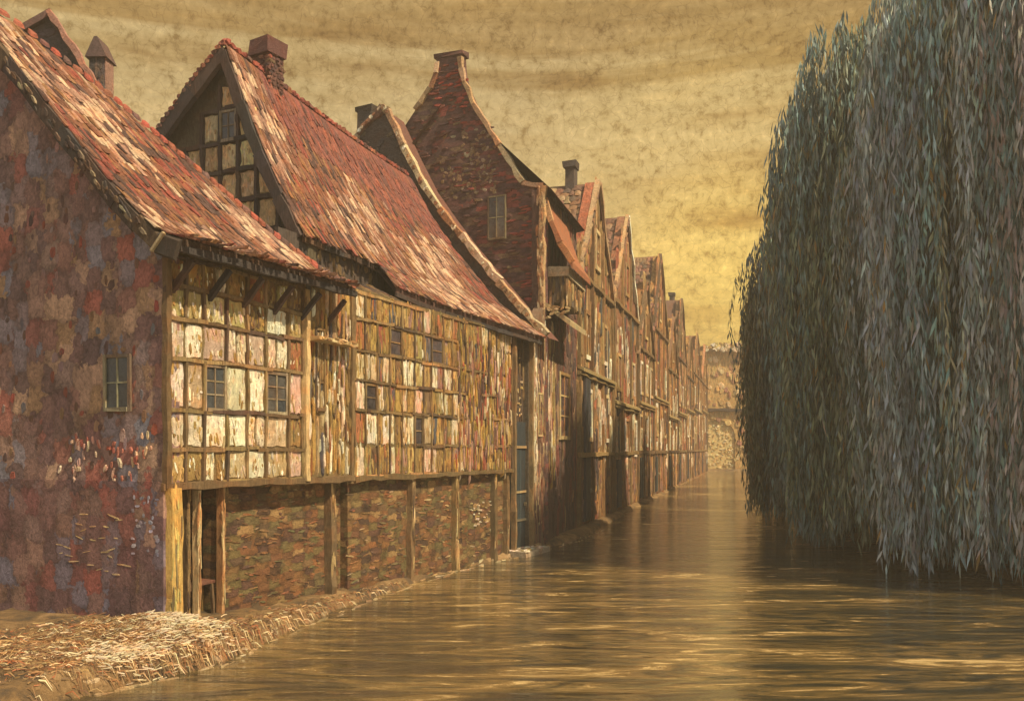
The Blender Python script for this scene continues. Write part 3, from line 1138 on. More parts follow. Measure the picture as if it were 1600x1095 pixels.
    for z in rows:
        u = 1.4
        while u < 5.0:
            q = u + rnd(.4, .8)
            if ins((u + q) / 2, z + .05):
                fr.beam(A.P(5.2, u, z + rnd(-.03, .03)), A.P(5.2, q, z + rnd(-.03, .03)), .10, .07, -A.d, DARKWOOD, .2, .25)
            u = q
    for u in cols:
        for k in range(len(rows) - 1):
            if ins(u, rows[k] + .3):
                fr.beam(A.P(5.2, u, rows[k]), A.P(5.2, u, rows[k + 1]), .10, .07, -A.d, DARKWOOD, .2, .25)
    fr.build('gable_frame', M_TIMBER, t)
    window(t, side(A, 5.17), 3.2, 3.55, 9.70, 10.28, 2, 2, [(1, (.20, .16, .10)), (1, (.32, .27, .18))], ((.04, .04, .04), (.12, .11, .09)))

    # roof, lofted between a left and a right profile
    LP = [(3.27, 11.67), (2.8, 10.5), (2.3, 9.4), (1.8, 8.4), (1.30, 7.5)]
    RP = [(4.0, 11.35), (3.3, 10.1), (2.5, 9.0), (1.7, 8.05), (.95, 7.2)]
    tl = [0]
    for a, b in zip(LP, LP[1:]):
        tl.append(tl[-1] + math.dist(a, b))
    Lw, Lz = [(x, p[0]) for x, p in zip(tl, LP)], [(x, p[1]) for x, p in zip(tl, LP)]
    Rw, Rz = [(x, p[0]) for x, p in zip(tl, RP)], [(x, p[1]) for x, p in zip(tl, RP)]
    T1 = tl[-1]
    s0, s1 = 5.0, 13.85

    def prof(s, tt):
        f = (s - s0) / (s1 - s0)
        if tt <= T1:
            w = interp(Lw, tt) * (1 - f) + interp(Rw, tt) * f
            z = interp(Lz, tt) * (1 - f) + interp(Rz, tt) * f
        else:
            g = (tt - T1) / 1.5
            w = (1.30 * (1 - f) + .95 * f) * (1 - g) + interp([(7.4, .62), (9, .2), (14, -.42)], s) * g
            z = (7.5 * (1 - f) + 7.2 * f) * (1 - g) + interp([(7.4, 6.72), (9, 6.5), (14, 6.22)], s) * g
        z -= .10 * math.sin(f * math.pi) * (1 - tt / 8)
        return A.P(s, w, z)

    def S(u, tt, o):
        return prof(u, min(tt, T1 + 1.6)) + (up * .5 - A.n * .86) * o
    mb = MB()
    base = (.12, .06, .045)

    def sheet(sa, sb, ta, tb, m, k):
        for i in range(m):
            for j in range(k):
                q = [prof(sa + (sb - sa) * (i + x) / m, ta + (tb - ta) * (j + y) / k) for x, y in ((0, 0), (0, 1), (1, 1), (1, 0))]
                mb.face(q, base)
                mb.face([p - up * .16 for p in q[::-1]], base)
        for i in range(m):
            p, q = prof(sa + (sb - sa) * i / m, tb), prof(sa + (sb - sa) * (i + 1) / m, tb)
            mb.face([p, p - up * .16, q - up * .16, q], base)
    sheet(s0, s1, 0, T1, 10, 8)
    sheet(7.5, s1, T1, T1 + 1.5, 8, 4)
    pal = red_tiles(.42)

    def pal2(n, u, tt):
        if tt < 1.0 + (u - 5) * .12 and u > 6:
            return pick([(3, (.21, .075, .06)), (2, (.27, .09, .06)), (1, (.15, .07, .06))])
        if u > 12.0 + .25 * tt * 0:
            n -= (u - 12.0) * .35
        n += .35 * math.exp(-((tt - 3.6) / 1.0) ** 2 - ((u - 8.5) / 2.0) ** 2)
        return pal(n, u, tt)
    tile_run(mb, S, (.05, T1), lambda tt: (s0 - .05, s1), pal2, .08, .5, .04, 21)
    tile_run(mb, S, (T1, T1 + 1.45), lambda tt: (7.5, s1), lambda n, u, tt: red_tiles(.3)(n, u, tt), .08, .5, .04, 31)
    # back slope
    for i in range(6):
        sa, sb = s0 + (s1 - s0) * i / 6, s0 + (s1 - s0) * (i + 1) / 6
        fa, fb = i / 6, (i + 1) / 6
        ra, rb = prof(sa, 0), prof(sb, 0)
        mb.face([ra, rb, A.P(sb, 8.2, 7.2), A.P(sa, 8.2, 7.2)], (.16, .07, .05))
    # ridge tiles
    for k in range(46):
        s = s0 + (s1 - s0) * k / 46
        c = prof(s, 0)
        mb.dab(lambda u, v, o: c + A.d * u + up * (v + .04) - A.n * (o - .06), 0, 0, .12, .07, .12, pick([(3, (.30, .08, .06)), (1, (.16, .07, .06)), (1, (.38, .14, .08))]))
    mb.build('roof', M_TILE, t)
    # verge boards of the gable, wide and dark to include their shadow
    b = MB()
    for pa, pb in zip(LP, LP[1:]):
        b.beam(A.P(s0 - .03, pa[0] + .06, pa[1] - .20), A.P(s0 - .03, pb[0] + .06, pb[1] - .20), .30, .08, -A.d, DARKWOOD, .3, .12)
    BP = [(3.27, 11.67), (4.2, 10.95), (5.3, 9.95), (6.6, 8.7), (8.2, 7.2)]
    for pa, pb in zip(BP, BP[1:]):
        b.beam(A.P(s0 - .03, pa[0], pa[1] - .16), A.P(s0 - .03, pb[0], pb[1] - .16), .42, .08, -A.d, DARKWOOD, .3, .12)
    b.build('barge_board', M_TIMBER, t)
    v = MB()
    for pa, pb in zip(BP, BP[1:]):
        for k in range(9):
            f = (k + .5) / 9
            v.dab(lambda x, y, o: A.P(s0 - .06 - o, pa[0] + (pb[0] - pa[0]) * f + x, pa[1] + (pb[1] - pa[1]) * f + y + .04), 0, 0, .1, .06, .06, pick([(2, (.26, .09, .06)), (2, (.14, .07, .055)), (1, (.34, .13, .07))]))
    v.build('verge_tiles', M_TILE, t)
    # chimney
    ch = MB()
    cs, cw = 6.55, 3.45
    ch.box(lambda a, b, c: A.P(a, b, c), cs - .25, cs + .25, cw - .25, cw + .25, 10.6, 12.15, (.16, .075, .06), .02)
    bricks(ch, side(A, cs - .25), lambda u, v: True, cw - .22, cw + .22, 10.9, 12.0, .14, .10, DARKBRICK + [(2, (.30, .14, .10))], .03, .02, .3)
    bricks(ch, front(A, cw - .25), lambda u, v: True, cs - .22, cs + .22, 10.9, 12.0, .14, .10, DARKBRICK + [(2, (.30, .14, .10))], .03, .02, .3)
    ch.box(lambda a, b, c: A.P(a, b, c), cs - .32, cs + .32, cw - .32, cw + .32, 12.0, 12.36, (.13, .055, .05), .05)
    ch.build('chimney', M_BRICK, t)
    # dark lean-to under the upper eaves
    l = MB()
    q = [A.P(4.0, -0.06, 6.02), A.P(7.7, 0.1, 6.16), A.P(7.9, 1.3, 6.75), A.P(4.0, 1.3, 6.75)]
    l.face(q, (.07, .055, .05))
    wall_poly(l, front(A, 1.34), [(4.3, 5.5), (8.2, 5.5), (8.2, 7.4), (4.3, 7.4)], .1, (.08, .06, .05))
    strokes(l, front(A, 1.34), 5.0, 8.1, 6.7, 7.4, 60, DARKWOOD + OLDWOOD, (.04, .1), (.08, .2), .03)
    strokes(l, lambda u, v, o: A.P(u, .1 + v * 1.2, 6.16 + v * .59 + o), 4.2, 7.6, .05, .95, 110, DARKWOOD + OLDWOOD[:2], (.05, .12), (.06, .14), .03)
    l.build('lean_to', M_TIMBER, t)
    e = MB()
    for k in range(8):
        sa, sb = 7.5 + (s1 - 7.5) * k / 8, 7.5 + (s1 - 7.5) * (k + 1) / 8
        e.beam(prof(sa, T1 + 1.46) - up * .22, prof(sb, T1 + 1.46) - up * .22, .13, .05, out, DARKWOOD, .3, .2)
    e.build('eaves_board', M_TIMBER, t)
    e = MB()
    for k in range(4):
        sa, sb = 5.0 + 2.7 * k / 4, 5.0 + 2.7 * (k + 1) / 4
        e.beam(prof(sa, T1) - up * .2, prof(sb, T1) - up * .2, .13, .05, out, DARKWOOD, .3, .2)
    e.build('eaves_board', M_TIMBER, t)
    sf = MB()
    sf.face([A.P(7.5, .05, 6.2), A.P(13.9, .05, 6.2), A.P(13.9, .4, 6.3), A.P(7.5, 1.0, 6.35)], (.07, .05, .04))
    wall_poly(sf, side(A, 13.8), [(0, -.3), (8, -.3), (8, 7), (4, 10.8), (.9, 6.8), (0, 6.1)], .15, (.12, .09, .06))
    wall_poly(sf, front(A, 8.0), [(5.5, -.3), (13.6, -.3), (13.6, 7.0), (5.5, 7.0)], .15, (.12, .09, .06))
    sf.build('rear_wall', M_BRICK, t)


# ------------------------------------------------------------------ narrow dark house with the long coped verge
def house_narrow():
    t = thing('gabled_house', 'narrow dark house whose gable carries a long pale coping down to the canal', 'house', A.P(14.1, 0, .2))
    rake = [(-.48, 6.25), (.2, 7.0), (1.02, 7.92), (2.3, 9.4), (3.0, 10.3), (3.64, 11.18), (4.3, 12.4), (4.9, 13.6), (5.05, 13.72), (5.98, 13.0), (8.5, 10.4)]
    poly = [(0, -.3), (9.5, -.3), (9.5, 9.2), (8.5, 10.2), (5.98, 12.9), (5.05, 13.6), (4.9, 13.45), (4.3, 12.25), (3.64, 11.05), (2.3, 9.25), (1.02, 7.75), (0, 6.6)]
    G = side(A, 14.02)
    mb = MB()
    wall_poly(mb, G, poly, .3, (.10, .075, .065))
    strokes(mb, G, 0, 7, 6.5, 13.4, 420, [(3, (.10, .075, .065)), (2, (.14, .085, .065)), (1, (.17, .13, .08)), (1, (.07, .06, .06))], (.08, .2), (.05, .12), .03, .9, inpoly(poly))
    mb.build('gable_wall', M_BRICK, t)
    c = MB()
    for pa, pb in zip(rake, rake[1:]):
        c.beam(A.P(14.06, pa[0], pa[1]), A.P(14.06, pb[0], pb[1]), .22, .17, -A.d, STONEP, .28, .35)
        for k in range(8):
            f = random.random()
            x, y = pa[0] + (pb[0] - pa[0]) * f, pa[1] + (pb[1] - pa[1]) * f
            c.dab(lambda u, v, o: A.P(13.89 - o, x + u, y + v), 0, 0, rnd(.03, .08), rnd(.04, .10), .03, pick(STONEP + CREAM[:2]), .8)
    c.build('coping', M_STONE, t)
    ch = MB()
    ch.box(lambda a, b, c: A.P(a, b, c), 14.1, 14.6, 5.55, 6.1, 12.4, 13.75, (.085, .07, .06), .03)
    ch.box(lambda a, b, c: A.P(a, b, c), 14.05, 14.65, 5.5, 6.15, 13.75, 13.92, (.08, .065, .055), .04)
    ch.build('chimney', M_BRICK, t)
    r_ = MB()
    for pa, pb in zip(rake, rake[1:]):
        r_.face([A.P(14.2, pa[0], pa[1] - .05), A.P(14.2, pb[0], pb[1] - .05), A.P(15.0, pb[0], pb[1] - .05), A.P(15.0, pa[0], pa[1] - .05)][::-1], (.17, .075, .055))
    r_.build('roof', M_TILE, t)
    f = MB()
    F = front(A)
    wall_poly(f, F, [(14.0, -.4), (15.0, -.4), (15.0, 7.3), (14.0, 6.5)], .3, (.22, .14, .09))
    strokes(f, F, 14.05, 14.95, .4, 6.3, 200, [(2, (.28, .15, .09)), (3, (.16, .09, .07)), (1.5, (.60, .44, .24)), (1, (.32, .12, .07))], (.03, .07), (.15, .5), .03, .06)
    strokes(f, F, 14.05, 14.4, 2.3, 6.2, 60, CREAM, (.025, .06), (.2, .6), .04, .05)  # pale strokes paint the sunlit strip of the front
    f.build('street_front', M_PLASTER, t)
    window(t, F, 14.5, 14.8, 3.4, 4.6, 2, 3, PALEWOOD)


# ------------------------------------------------------------------ tall brick house with the bottle-necked gable
def house_brick():
    t = thing('brick_house', 'tall dark brick house with bottle-necked gable ending in a chimney', 'house', A.P(15.1, 0, .2))
    G = side(A, 15.05)
    right = [(.03, 10.9), (.73, 11.1), (1.5, 12.35), (2.38, 13.75), (2.72, 14.5), (2.82, 14.95), (2.84, 15.3)]
    left = [(3.70, 15.3), (3.74, 14.95), (3.92, 14.5), (4.5, 13.9), (5.7, 12.5), (7.4, 9.2)]
    poly = [(.03, -.4)] + right + left + [(7.4, -.4)]
    mb = MB()
    wall_poly(mb, G, poly, .35, (1, 1, 1))
    mb.build('gable_wall', M_REDWALL, t)
    mb = MB()
    G = side(A, 15.045)
    ins = inpoly(poly)

    def bc(u, v):
        c = pick(DARKBRICK)
        n = nz((u, v, 0), .6, 7)
        if v > 11.3 and v < 13.2 and n > -.25:
            c = mixc(c, (.20, .15, .08), .7)
        return c
    strokes(mb, G, 0, 5, 7.5, 15.5, 330, DARKBRICK, (.1, .25), (.02, .05), .03, .15, ins)
    strokes(mb, G, .1, 1.2, 7.5, 10.8, 40, [(1, (.34, .09, .07))], (.1, .22), (.02, .04), .03, .1)
    strokes(mb, G, 2.6, 3.8, 13.6, 15.2, 40, [(1, (.36, .07, .05)), (1, (.22, .07, .05))], (.08, .2), (.03, .06), .03, .1, ins)
    strokes(mb, G, 1.6, 3.6, 10.9, 13.0, 150, [(1, (.26, .18, .10)), (.5, (.32, .25, .17)), (1, (.20, .13, .06))], (.04, .12), (.03, .07), .006, 1.2, ins)
    mb.build('flaking_mortar', M_BRICK, t)['kind'] = 'stuff'
    window(t, side(A, 15.02), 1.32, 1.85, 9.5, 10.75, 2, 2, [(1, (.24, .20, .11)), (1, (.14, .09, .06))], ((.06, .055, .05), (.16, .15, .12)))
    for pts in (right, left[:4]):
        c = MB()
        for pa, pb in zip(pts, pts[1:]):
            c.beam(A.P(15.1, pa[0], pa[1]), A.P(15.1, pb[0], pb[1]), .17, .14, -A.d, STONEP, .25, .3)
        c.build('coping', M_STONE, t)
    k = MB()
    k.box(lambda a, b, c_: A.P(a, b, c_), 15.05, 15.35, 2.82, 3.72, 14.9, 15.4, (.14, .07, .06), .03)
    k.box(lambda a, b, c_: A.P(a, b, c_), 15.0, 15.4, 2.76, 3.78, 15.4, 15.55, (.12, .06, .05), .03)
    k.build('chimney', M_BRICK, t)
    q = MB()
    q.beam(A.P(15.04, .10, 6.4), A.P(15.04, .04, 10.9), .22, .12, -A.d, [(3, (.42, .20, .10)), (2, (.52, .34, .18)), (1, (.28, .13, .08))], .3, .3)
    strokes(q, side(A, 14.92), .0, .2, 6.4, 10.9, 50, STONEP, (.02, .05), (.08, .22), .03, .2)
    q.build('corner_quoin', M_STONE, t)
    # street front along the next stretch of canal
    F = front(B)
    f = MB()
    wall_poly(f, F, [(0, -.4), (5.1, -.4), (5.1, 10.8), (0, 10.8)], .35, (.13, .075, .06))
    strokes(f, F, .1, 5.0, .4, 10.6, 340, [(3, (.15, .085, .065)), (2, (.20, .075, .055)), (.6, (.34, .21, .11)), (2, (.10, .065, .06))], (.08, .2), (.2, .6), .04, .05)
    strokes(f, F, .1, 1.6, 2.2, 6.4, 60, CREAM + STONEP + OCHRE, (.05, .10), (.3, .9), .05, .05)  # pale and orange strokes stand in for sun on the corner
    f.build('street_front', M_FAR, t)
    r_ = MB()
    pk = 15.0
    r_.face([B.P(-.1, -.3, 10.75), B.P(5.2, -.3, 10.75), B.P(5.2, 3.2, 14.2), B.P(.5, 3.2, 14.2)], (.20, .09, .06))
    r_.face([B.P(.5, 3.2, 14.2), B.P(5.2, 3.2, 14.2), B.P(5.2, 7.4, 9.3), B.P(.5, 7.4, 9.3)], (.15, .08, .06))
    r_.face([B.P(5.2, -.3, 10.75), B.P(5.2, 7.4, 9.3), B.P(5.2, 3.2, 14.2)], (.15, .08, .06))
    r_.build('roof', M_TILE, t)
    # bracketed bay with its own little roof
    b = MB()
    b.box(lambda a, bb, c_: B.P(a, bb, c_), .5, 3.0, -.62, -.01, 7.45, 8.5, (.13, .10, .075), .02)
    strokes(b, side(B, .49), -.58, -.05, 7.5, 8.45, 30, OLDWOOD + DARKWOOD, (.03, .07), (.15, .4), .03)
    strokes(b, front(B, -.63), .5, 3.0, 7.5, 8.45, 40, OLDWOOD + PALEWOOD, (.06, .12), (.15, .4), .03)
    bo = b.build('bay', M_TIMBER, t)
    l = MB()
    l.box(lambda a, bb, c_: B.P(a, bb, c_), .40, 3.1, -.72, -.02, 8.22, 8.52, (.52, .43, .28), .03)
    l.build('bay_cornice', M_STONE, bo)
    rr = MB()
    pr = [(0, 10.6), (-.22, 9.9), (-.45, 9.25), (-.85, 8.62)]
    for pa, pb in zip(pr, pr[1:]):
        for (sa, sb) in ((.3, 3.3),):
            qd = [B.P(sa, pa[0], pa[1]), B.P(sa, pb[0], pb[1]), B.P(sb, pb[0], pb[1]), B.P(sb, pa[0], pa[1])]
            rr.box8([p for p in qd] + [p - up * .18 for p in qd], (.36, .14, .07))
        rr.beam(B.P(.26, pa[0], pa[1] - .02), B.P(.26, pb[0], pb[1] - .02), .2, .08, -B.d, [(2, (.44, .18, .08)), (1, (.54, .30, .15))], .25, .25)
    rr.build('bay_roof', M_TILE, bo)
    h = MB()
    qd = [B.P(.2, -.02, 7.45), B.P(.2, -.8, 6.85), B.P(2.8, -.8, 6.85), B.P(2.8, -.02, 7.45)]
    h.box8([p for p in qd] + [p - up * .16 for p in qd], (.42, .33, .18))
    strokes(h, side(B, .19), -.75, -.05, 6.9, 7.3, 14, PALEWOOD, (.06, .12), (.03, .06), .03, .6)
    h.build('hood', M_TIMBER, t)
    window(t, front(B), 2.2, 3.6, 3.4, 5.4, 2, 3, PALEWOOD, out=.08, fw=.1)


# ------------------------------------------------------------------ row of gabled fronts further up the canal
def row_house(i, s0, s1, eave, peak, wallpal, label, tall_door=False, chimney=None, depth=8.0, pk=.5, roofc=(.17, .09, .06), zl=6.0):
    t = thing('gabled_house', label, 'house', B.P(s0, 0, .2), 'gabled houses in the row along the canal')
    F = front(B)
    sp = s0 + (s1 - s0) * pk
    a, b = s0 + .06, s1 - .06
    poly = [(a, -.4), (b, -.4), (b, eave), (sp + .35, peak), (sp - .35, peak), (a, eave)]
    ins = inpoly(poly)
    sc = 1 + (s0 / 30)
    mb = MB()
    wall_poly(mb, F, poly, .35, pick(wallpal))
    n = int(260 + 6 * (s1 - s0))
    strokes(mb, F, a + .1, b - .1, .4, peak - .2, n, wallpal, (.10 * sc, .26 * sc), (.35, 1.1), .07, .04, ins)
    strokes(mb, F, a + .1, b - .1, .3, 2.6, 90, [(3, (.24, .13, .09)), (2, (.32, .19, .09)), (1, (.20, .13, .10))], (.14 * sc, .4 * sc), (.2, .6), .07, .04)  # warm strokes paint sunlight onto the lower wall
    for _ in range(9):
        u_, v_ = rnd(a + .5, b - .5), rnd(1.6, 8)
        strokes(mb, F, u_ - .25, u_ + .25, v_ - .6, v_ + .6, 9, CREAM, (.05 * sc, .13 * sc), (.3, .9), .10, .06, ins)  # cream streaks put sunlight into the wall colour
        u_, v_ = rnd(a + .5, b - .5), rnd(2, 9)
        strokes(mb, F, u_ - .4, u_ + .4, v_ - 1, v_ + 1, 9, [(2, (.09, .06, .055)), (1, (.24, .07, .05)), (1, (.10, .095, .09))], (.06 * sc, .16 * sc), (.4, 1.2), .09, .05, ins)
    mb.build('street_front', M_FAR, t)
    # frame posts and rails
    fr = MB()
    out = -B.n
    k = max(3, int((s1 - s0) / 2.2))
    for q in range(k + 1):
        u = a + .1 + (b - a - .2) * q / k
        top = eave + (peak - eave) * (1 - abs(u - sp) / (max(sp - a, b - sp))) - .3
        fr.beam(B.P(u, 0, .2), B.P(u + rnd(-.1, .1), 0, top), .22, .16, out, OLDWOOD + PALEWOOD[2:], .8, .25)
    for z in (2.75, zl - .3, eave):
        fr.beam(B.P(a, 0, z), B.P(b, 0, z), .2, .2, out, OLDWOOD, .8, .25)
    fr.build('timber_frame', M_TIMBER, t)
    # windows
    for z0, z1 in ((zl - 2.5, zl - .9), (zl + .5, min(zl + 2.0, eave - .4))):
        m = random.choice((2, 3)) if s1 - s0 < 10 else 4
        for q in range(m):
            u = a + (b - a) * (q + .5) / m
            u += rnd(-.3, .3)
            ww = rnd(.32, .5)
            if z1 - z0 > .8:
                window(t, F, u - ww, u + ww, z0 + rnd(-.15, .15), z1, 2, 2, PALEWOOD + CREAM[:1], ((.05, .045, .04), (.10, .085, .07)), .12, .14)
    if peak > eave + 3.5:
        window(t, F, sp - .4, sp + .4, eave + .9, eave + 2.2, 1, 2, PALEWOOD, out=.12, fw=.14)
    u = a + (b - a) * .12
    dz = 6.0 if tall_door else 2.5
    d = MB()
    d.box(lambda p, q_, r_: F(p, q_, r_), u, u + 1.15, .3, dz, -.05, .10, pick([(1, (.055, .055, .065))]), .01)
    for q in range(4):
        d.box(lambda p, q_, r_: F(p, q_, r_), u + .05 + q * .27, u + .28 + q * .27, .35, dz - .06, .09, .12 + rnd(0, .03), pick(BLUEDOOR + [(2, (.06, .055, .07))]), .005)
    do = d.build('door', M_DOOR, t)
    h = MB()
    h.dab(front(B, -.15), u + .95, 1.4, .04, .09, .07, (.25, .2, .12))
    h.build('handle', M_IRON, do)
    # first floor ledge over the quay
    j = MB()
    qd = [B.P(a, -.02, zl), B.P(a, -.25, zl - .12), B.P(b, -.25, zl - .12), B.P(b, -.02, zl)]
    j.box8([p for p in qd] + [p - up * .12 for p in qd], (.34, .25, .11))
    j.build('ledge', M_TIMBER, t)
    # roof, ridge square to the street
    r_ = MB()
    o = .12
    e0, e1 = eave - .15, eave - .15
    for (sa, za, sb, zb) in ((a - .15, e0, sp, peak + .05), (sp, peak + .05, b + .15, e1)):
        qd = [B.P(sa, -o, za), B.P(sa, depth, za), B.P(sb, depth, zb), B.P(sb, -o, zb)]
        r_.box8([p for p in qd] + [p - up * .2 for p in qd], roofc)
    # rough tiles on the slope that looks down the canal
    ln = math.hypot(sp - a, peak - eave)

    def S(u, tt, of):
        f = tt / ln
        return B.P(sp + (a - .15 - sp) * f, u, peak + .05 + (e0 - peak - .05) * f) + (up * .6 - B.d * .8) * of
    if i < 4:
        tile_run(r_, S, (.05, ln), lambda tt: (-o, depth), lambda n_, u_, t_: pick([(3, roofc), (2, (.23, .13, .07)), (1, (.30, .20, .11)), (1, (.12, .08, .06))]), .28, .5, .07, 40 + i)
    r_.build('roof', M_TILE, t)
    for (sa, za, sb, zb) in ((a - .05, eave - .1, sp - .1, peak + .08), (sp + .1, peak + .08, b + .05, eave - .1)):
        c = MB()
        c.beam(B.P(sa, -.02, za), B.P(sb, -.02, zb), .26, .18, out, STONEP + CREAM[:1] if i < 2 else OLDWOOD + STONEP[2:], .8, .3)
        c.build('coping', M_STONE, t)
    if chimney:
        cs, cw, ct = chimney
        k_ = MB()
        k_.box(lambda p, q_, r2: B.P(p, q_, r2), cs - .25, cs + .25, cw - .2, cw + .2, peak - 2, ct, (.10, .075, .065), .03)
        k_.box(lambda p, q_, r2: B.P(p, q_, r2), cs - .33, cs + .33, cw - .28, cw + .28, ct, ct + .25, (.07, .055, .05), .04)
        k_.build('chimney', M_BRICK, t)
    w_ = MB()
    wall_poly(w_, side(B, s0 + .08), [(.36, -.3), (depth, -.3), (depth, eave - .3), (.36, eave - .3)], .2, (.16, .10, .07))
    wall_poly(w_, front(B, depth), [(s0 + .3, -.3), (s1 - .1, -.3), (s1 - .1, eave), (sp, peak - .2), (s0 + .3, eave)], .2, (.16, .10, .07))
    w_.build('rear_wall', M_BRICK, t)


FACADES = [
    [(3, (0.338, 0.209, 0.085)), (2, (0.260, 0.154, 0.068)), (2, (0.416, 0.242, 0.093)), (1, (0.221, 0.176, 0.085)), (1, (0.520, 0.330, 0.153)), (.7, (0.364, 0.132, 0.068))],
    [(3, (0.312, 0.143, 0.072)), (2, (0.260, 0.143, 0.068)), (1, (0.416, 0.242, 0.102)), (1, (0.364, 0.110, 0.060)), (1, (0.208, 0.121, 0.068))],
    [(3, (0.325, 0.165, 0.064)), (2, (0.390, 0.209, 0.068)), (1, (0.286, 0.121, 0.060)), (1, (0.442, 0.275, 0.111)), (1, (0.221, 0.143, 0.068))],
    [(3, (0.338, 0.143, 0.064)), (2, (0.390, 0.198, 0.068)), (1, (0.468, 0.264, 0.093)), (1, (0.260, 0.121, 0.064))],
    [(3, (0.364, 0.176, 0.060)), (2, (0.442, 0.242, 0.076)), (1, (0.312, 0.132, 0.060)), (1, (0.546, 0.352, 0.136))],
]


def house_back():
    t = thing('slate_house', 'dark slate gable with a reddish edge rising behind the nearest roof', 'house', (-11.3, 22, .3))
    P = lambda u, v, o: Vector((u, 22 - o, v))
    mb = MB()
    poly = [(-18, -.2), (-9.2, -.2), (-9.2, 10.3), (-10.0, 11.6), (-11.28, 13.55), (-13.5, 12.3), (-18, 9.6)]
    wall_poly(mb, P, poly, .3, (.085, .07, .075))
    strokes(mb, P, -14, -9, 9, 13.5, 170, SLATE + [(1, (.11, .08, .09))], (.1, .25), (.06, .16), .03, .7, inpoly(poly))
    mb.build('gable_wall', M_BRICK, t)
    mb = MB()
    for x in (-9.2, -17.8):
        mb.box(lambda a, b, z: Vector((x + a - b * .56, 22.3 + b, z)), -.15, 0, 0, 6.4, -.2, 9.4, (.085, .07, .075))
    mb.build('side_wall', M_BRICK, t)
    r_ = MB()
    pts = [(-9.0, 10.0), (-10.0, 11.65), (-11.28, 13.65), (-13.5, 12.4), (-18.2, 9.6)]
    for pa, pb in zip(pts, pts[1:]):
        q = [Vector((pa[0], 21.85, pa[1])), Vector((pb[0], 21.85, pb[1])), Vector((pb[0] - 4.0, 29, pb[1])), Vector((pa[0] - 4.0, 29, pa[1]))]
        r_.box8([p + up * .08 for p in q] + [p - up * .1 for p in q], (.14, .08, .07))
    r_.build('roof', M_TILE, t)
    v = MB()
    for pa, pb in zip(pts[:2], pts[1:3]):
        v.beam((pa[0], 21.84, pa[1]), (pb[0], 21.84, pb[1]), .16, .08, (0, -1, 0), [(2, (.40, .20, .15)), (1, (.48, .30, .22)), (1, (.26, .11, .08))], .25, .35)
    v.build('verge_tiles', M_TILE, t)
    c = MB()
    cx, cy = -10.32, 22.5
    Q = lambda a, b, z: Vector((cx + a, cy + b, z))
    c.box(Q, -.19, .19, -.22, .22, 10.2, 12.75, (.09, .07, .075), .02)
    strokes(c, lambda u, v_, o: Q(u, -.22 - o, v_), -.16, .16, 11, 12.7, 40, SLATE + [(1, (.22, .12, .11))], (.03, .07), (.08, .2), .02)
    c.box(Q, .185, .23, -.2, .2, 10.4, 12.7, (.36, .20, .15), .02)
    c.build('chimney', M_BRICK, t)
    k = MB()
    a, b = .27, .3
    k.box8([Q(-a, -b, 12.7), Q(a, -b, 12.7), Q(a, b, 12.7), Q(-a, b, 12.7), Q(-.04, -b, 13.2), Q(.04, -b, 13.2), Q(.04, b, 13.2), Q(-.04, b, 13.2)], (.12, .075, .07))
    k.build('chimney_cap', M_TILE, t)


# ------------------------------------------------------------------ arched building that closes the canal
def gatehouse():
    t = thing('arched_building', 'pale arched building closing the far end of the canal', 'building', (27.5, 118, .3))
    P = lambda u, v, o: Vector((u, 118 - o, v))
    ax0, ax1, az = 24.7, 29.4, 4.4
    cx, rr = (ax0 + ax1) / 2, (ax1 - ax0) / 2
    arch = [(ax0, .2)] + [(cx - rr * math.cos(k * math.pi / 12), az + rr * math.sin(k * math.pi / 12)) for k in range(13)] + [(ax1, .2)]
    mb = MB()
    outer = [(20, .2)] + [(20, 8.0)] * 1 + [(20, 15.9), (34, 15.9), (34, .2)]
    poly = [(20, -.2), (20, 15.7), (40, 15.7), (40, -.2), (ax1, -.2)] + arch[::-1] + [(ax0, -.2)]
    wall_poly(mb, P, poly, 1.2, (.52, .33, .12))
    inp = inpoly(poly)
    strokes(mb, P, 20.2, 39.8, .5, 15.5, 420, [(3, (.52, .33, .12)), (2, (.60, .42, .17)), (2, (.40, .20, .11)), (1, (.66, .50, .26)), (1, (.44, .20, .13))], (.2, .5), (.2, .6), .12, .6, inp)
    mb.build('wall', M_FAR, t)
    b = MB()
    wall_poly(b, lambda u, v, o: P(u, v, o - .25), [(ax0 - .2, -.2), (ax1 + .2, -.2), (ax1 + .2, 7.2), (ax0 - .2, 7.2)], .3, (.66, .50, .22))
    strokes(b, lambda u, v, o: P(u, v, o - .25), ax0, ax1, .4, 6.6, 240, [(2, (.80, .68, .42)), (2, (.58, .42, .16)), (1, (.70, .56, .28))], (.08, .22), (.06, .16), .12, 1.5)
    b.build('arch_infill', M_PLASTER, t)
    c = MB()
    c.beam((20, 118, 8.0), (40, 118, 8.0), .4, .5, (0, -1, 0), DARKWOOD + [(1, (.28, .22, .20))], 1, .3)
    c.build('cornice', M_STONE, t)
    r_ = MB()
    r_.box(lambda a, bb, z: Vector((a, bb, z)), 19.6, 40.4, 117.4, 130, 15.7, 16.1, (.34, .24, .12), .05)
    for k in range(150):
        x = rnd(22, 34)
        r_.dab(lambda u, v, o: Vector((x + u, 117.35 - o, 16.1 + v)), 0, rnd(-.3, .5), rnd(.12, .4), rnd(.12, .45), .2, pick(CREAM + OCHRE[:2]), rnd(-1, 1))
    r_.build('roof', M_STONE, t)
    w_ = MB()
    for x in (20.2, 39.8):
        w_.box(lambda a, bb, z: Vector((a, bb, z)), x - .2, x + .2, 119.3, 129.8, -.2, 15.7, (.28, .17, .08))
    w_.box(lambda a, bb, z: Vector((a, bb, z)), 20.5, 39.5, 129.3, 129.7, -.2, 15.7, (.28, .17, .08))
    w_.build('rear_wall', M_BRICK, t)


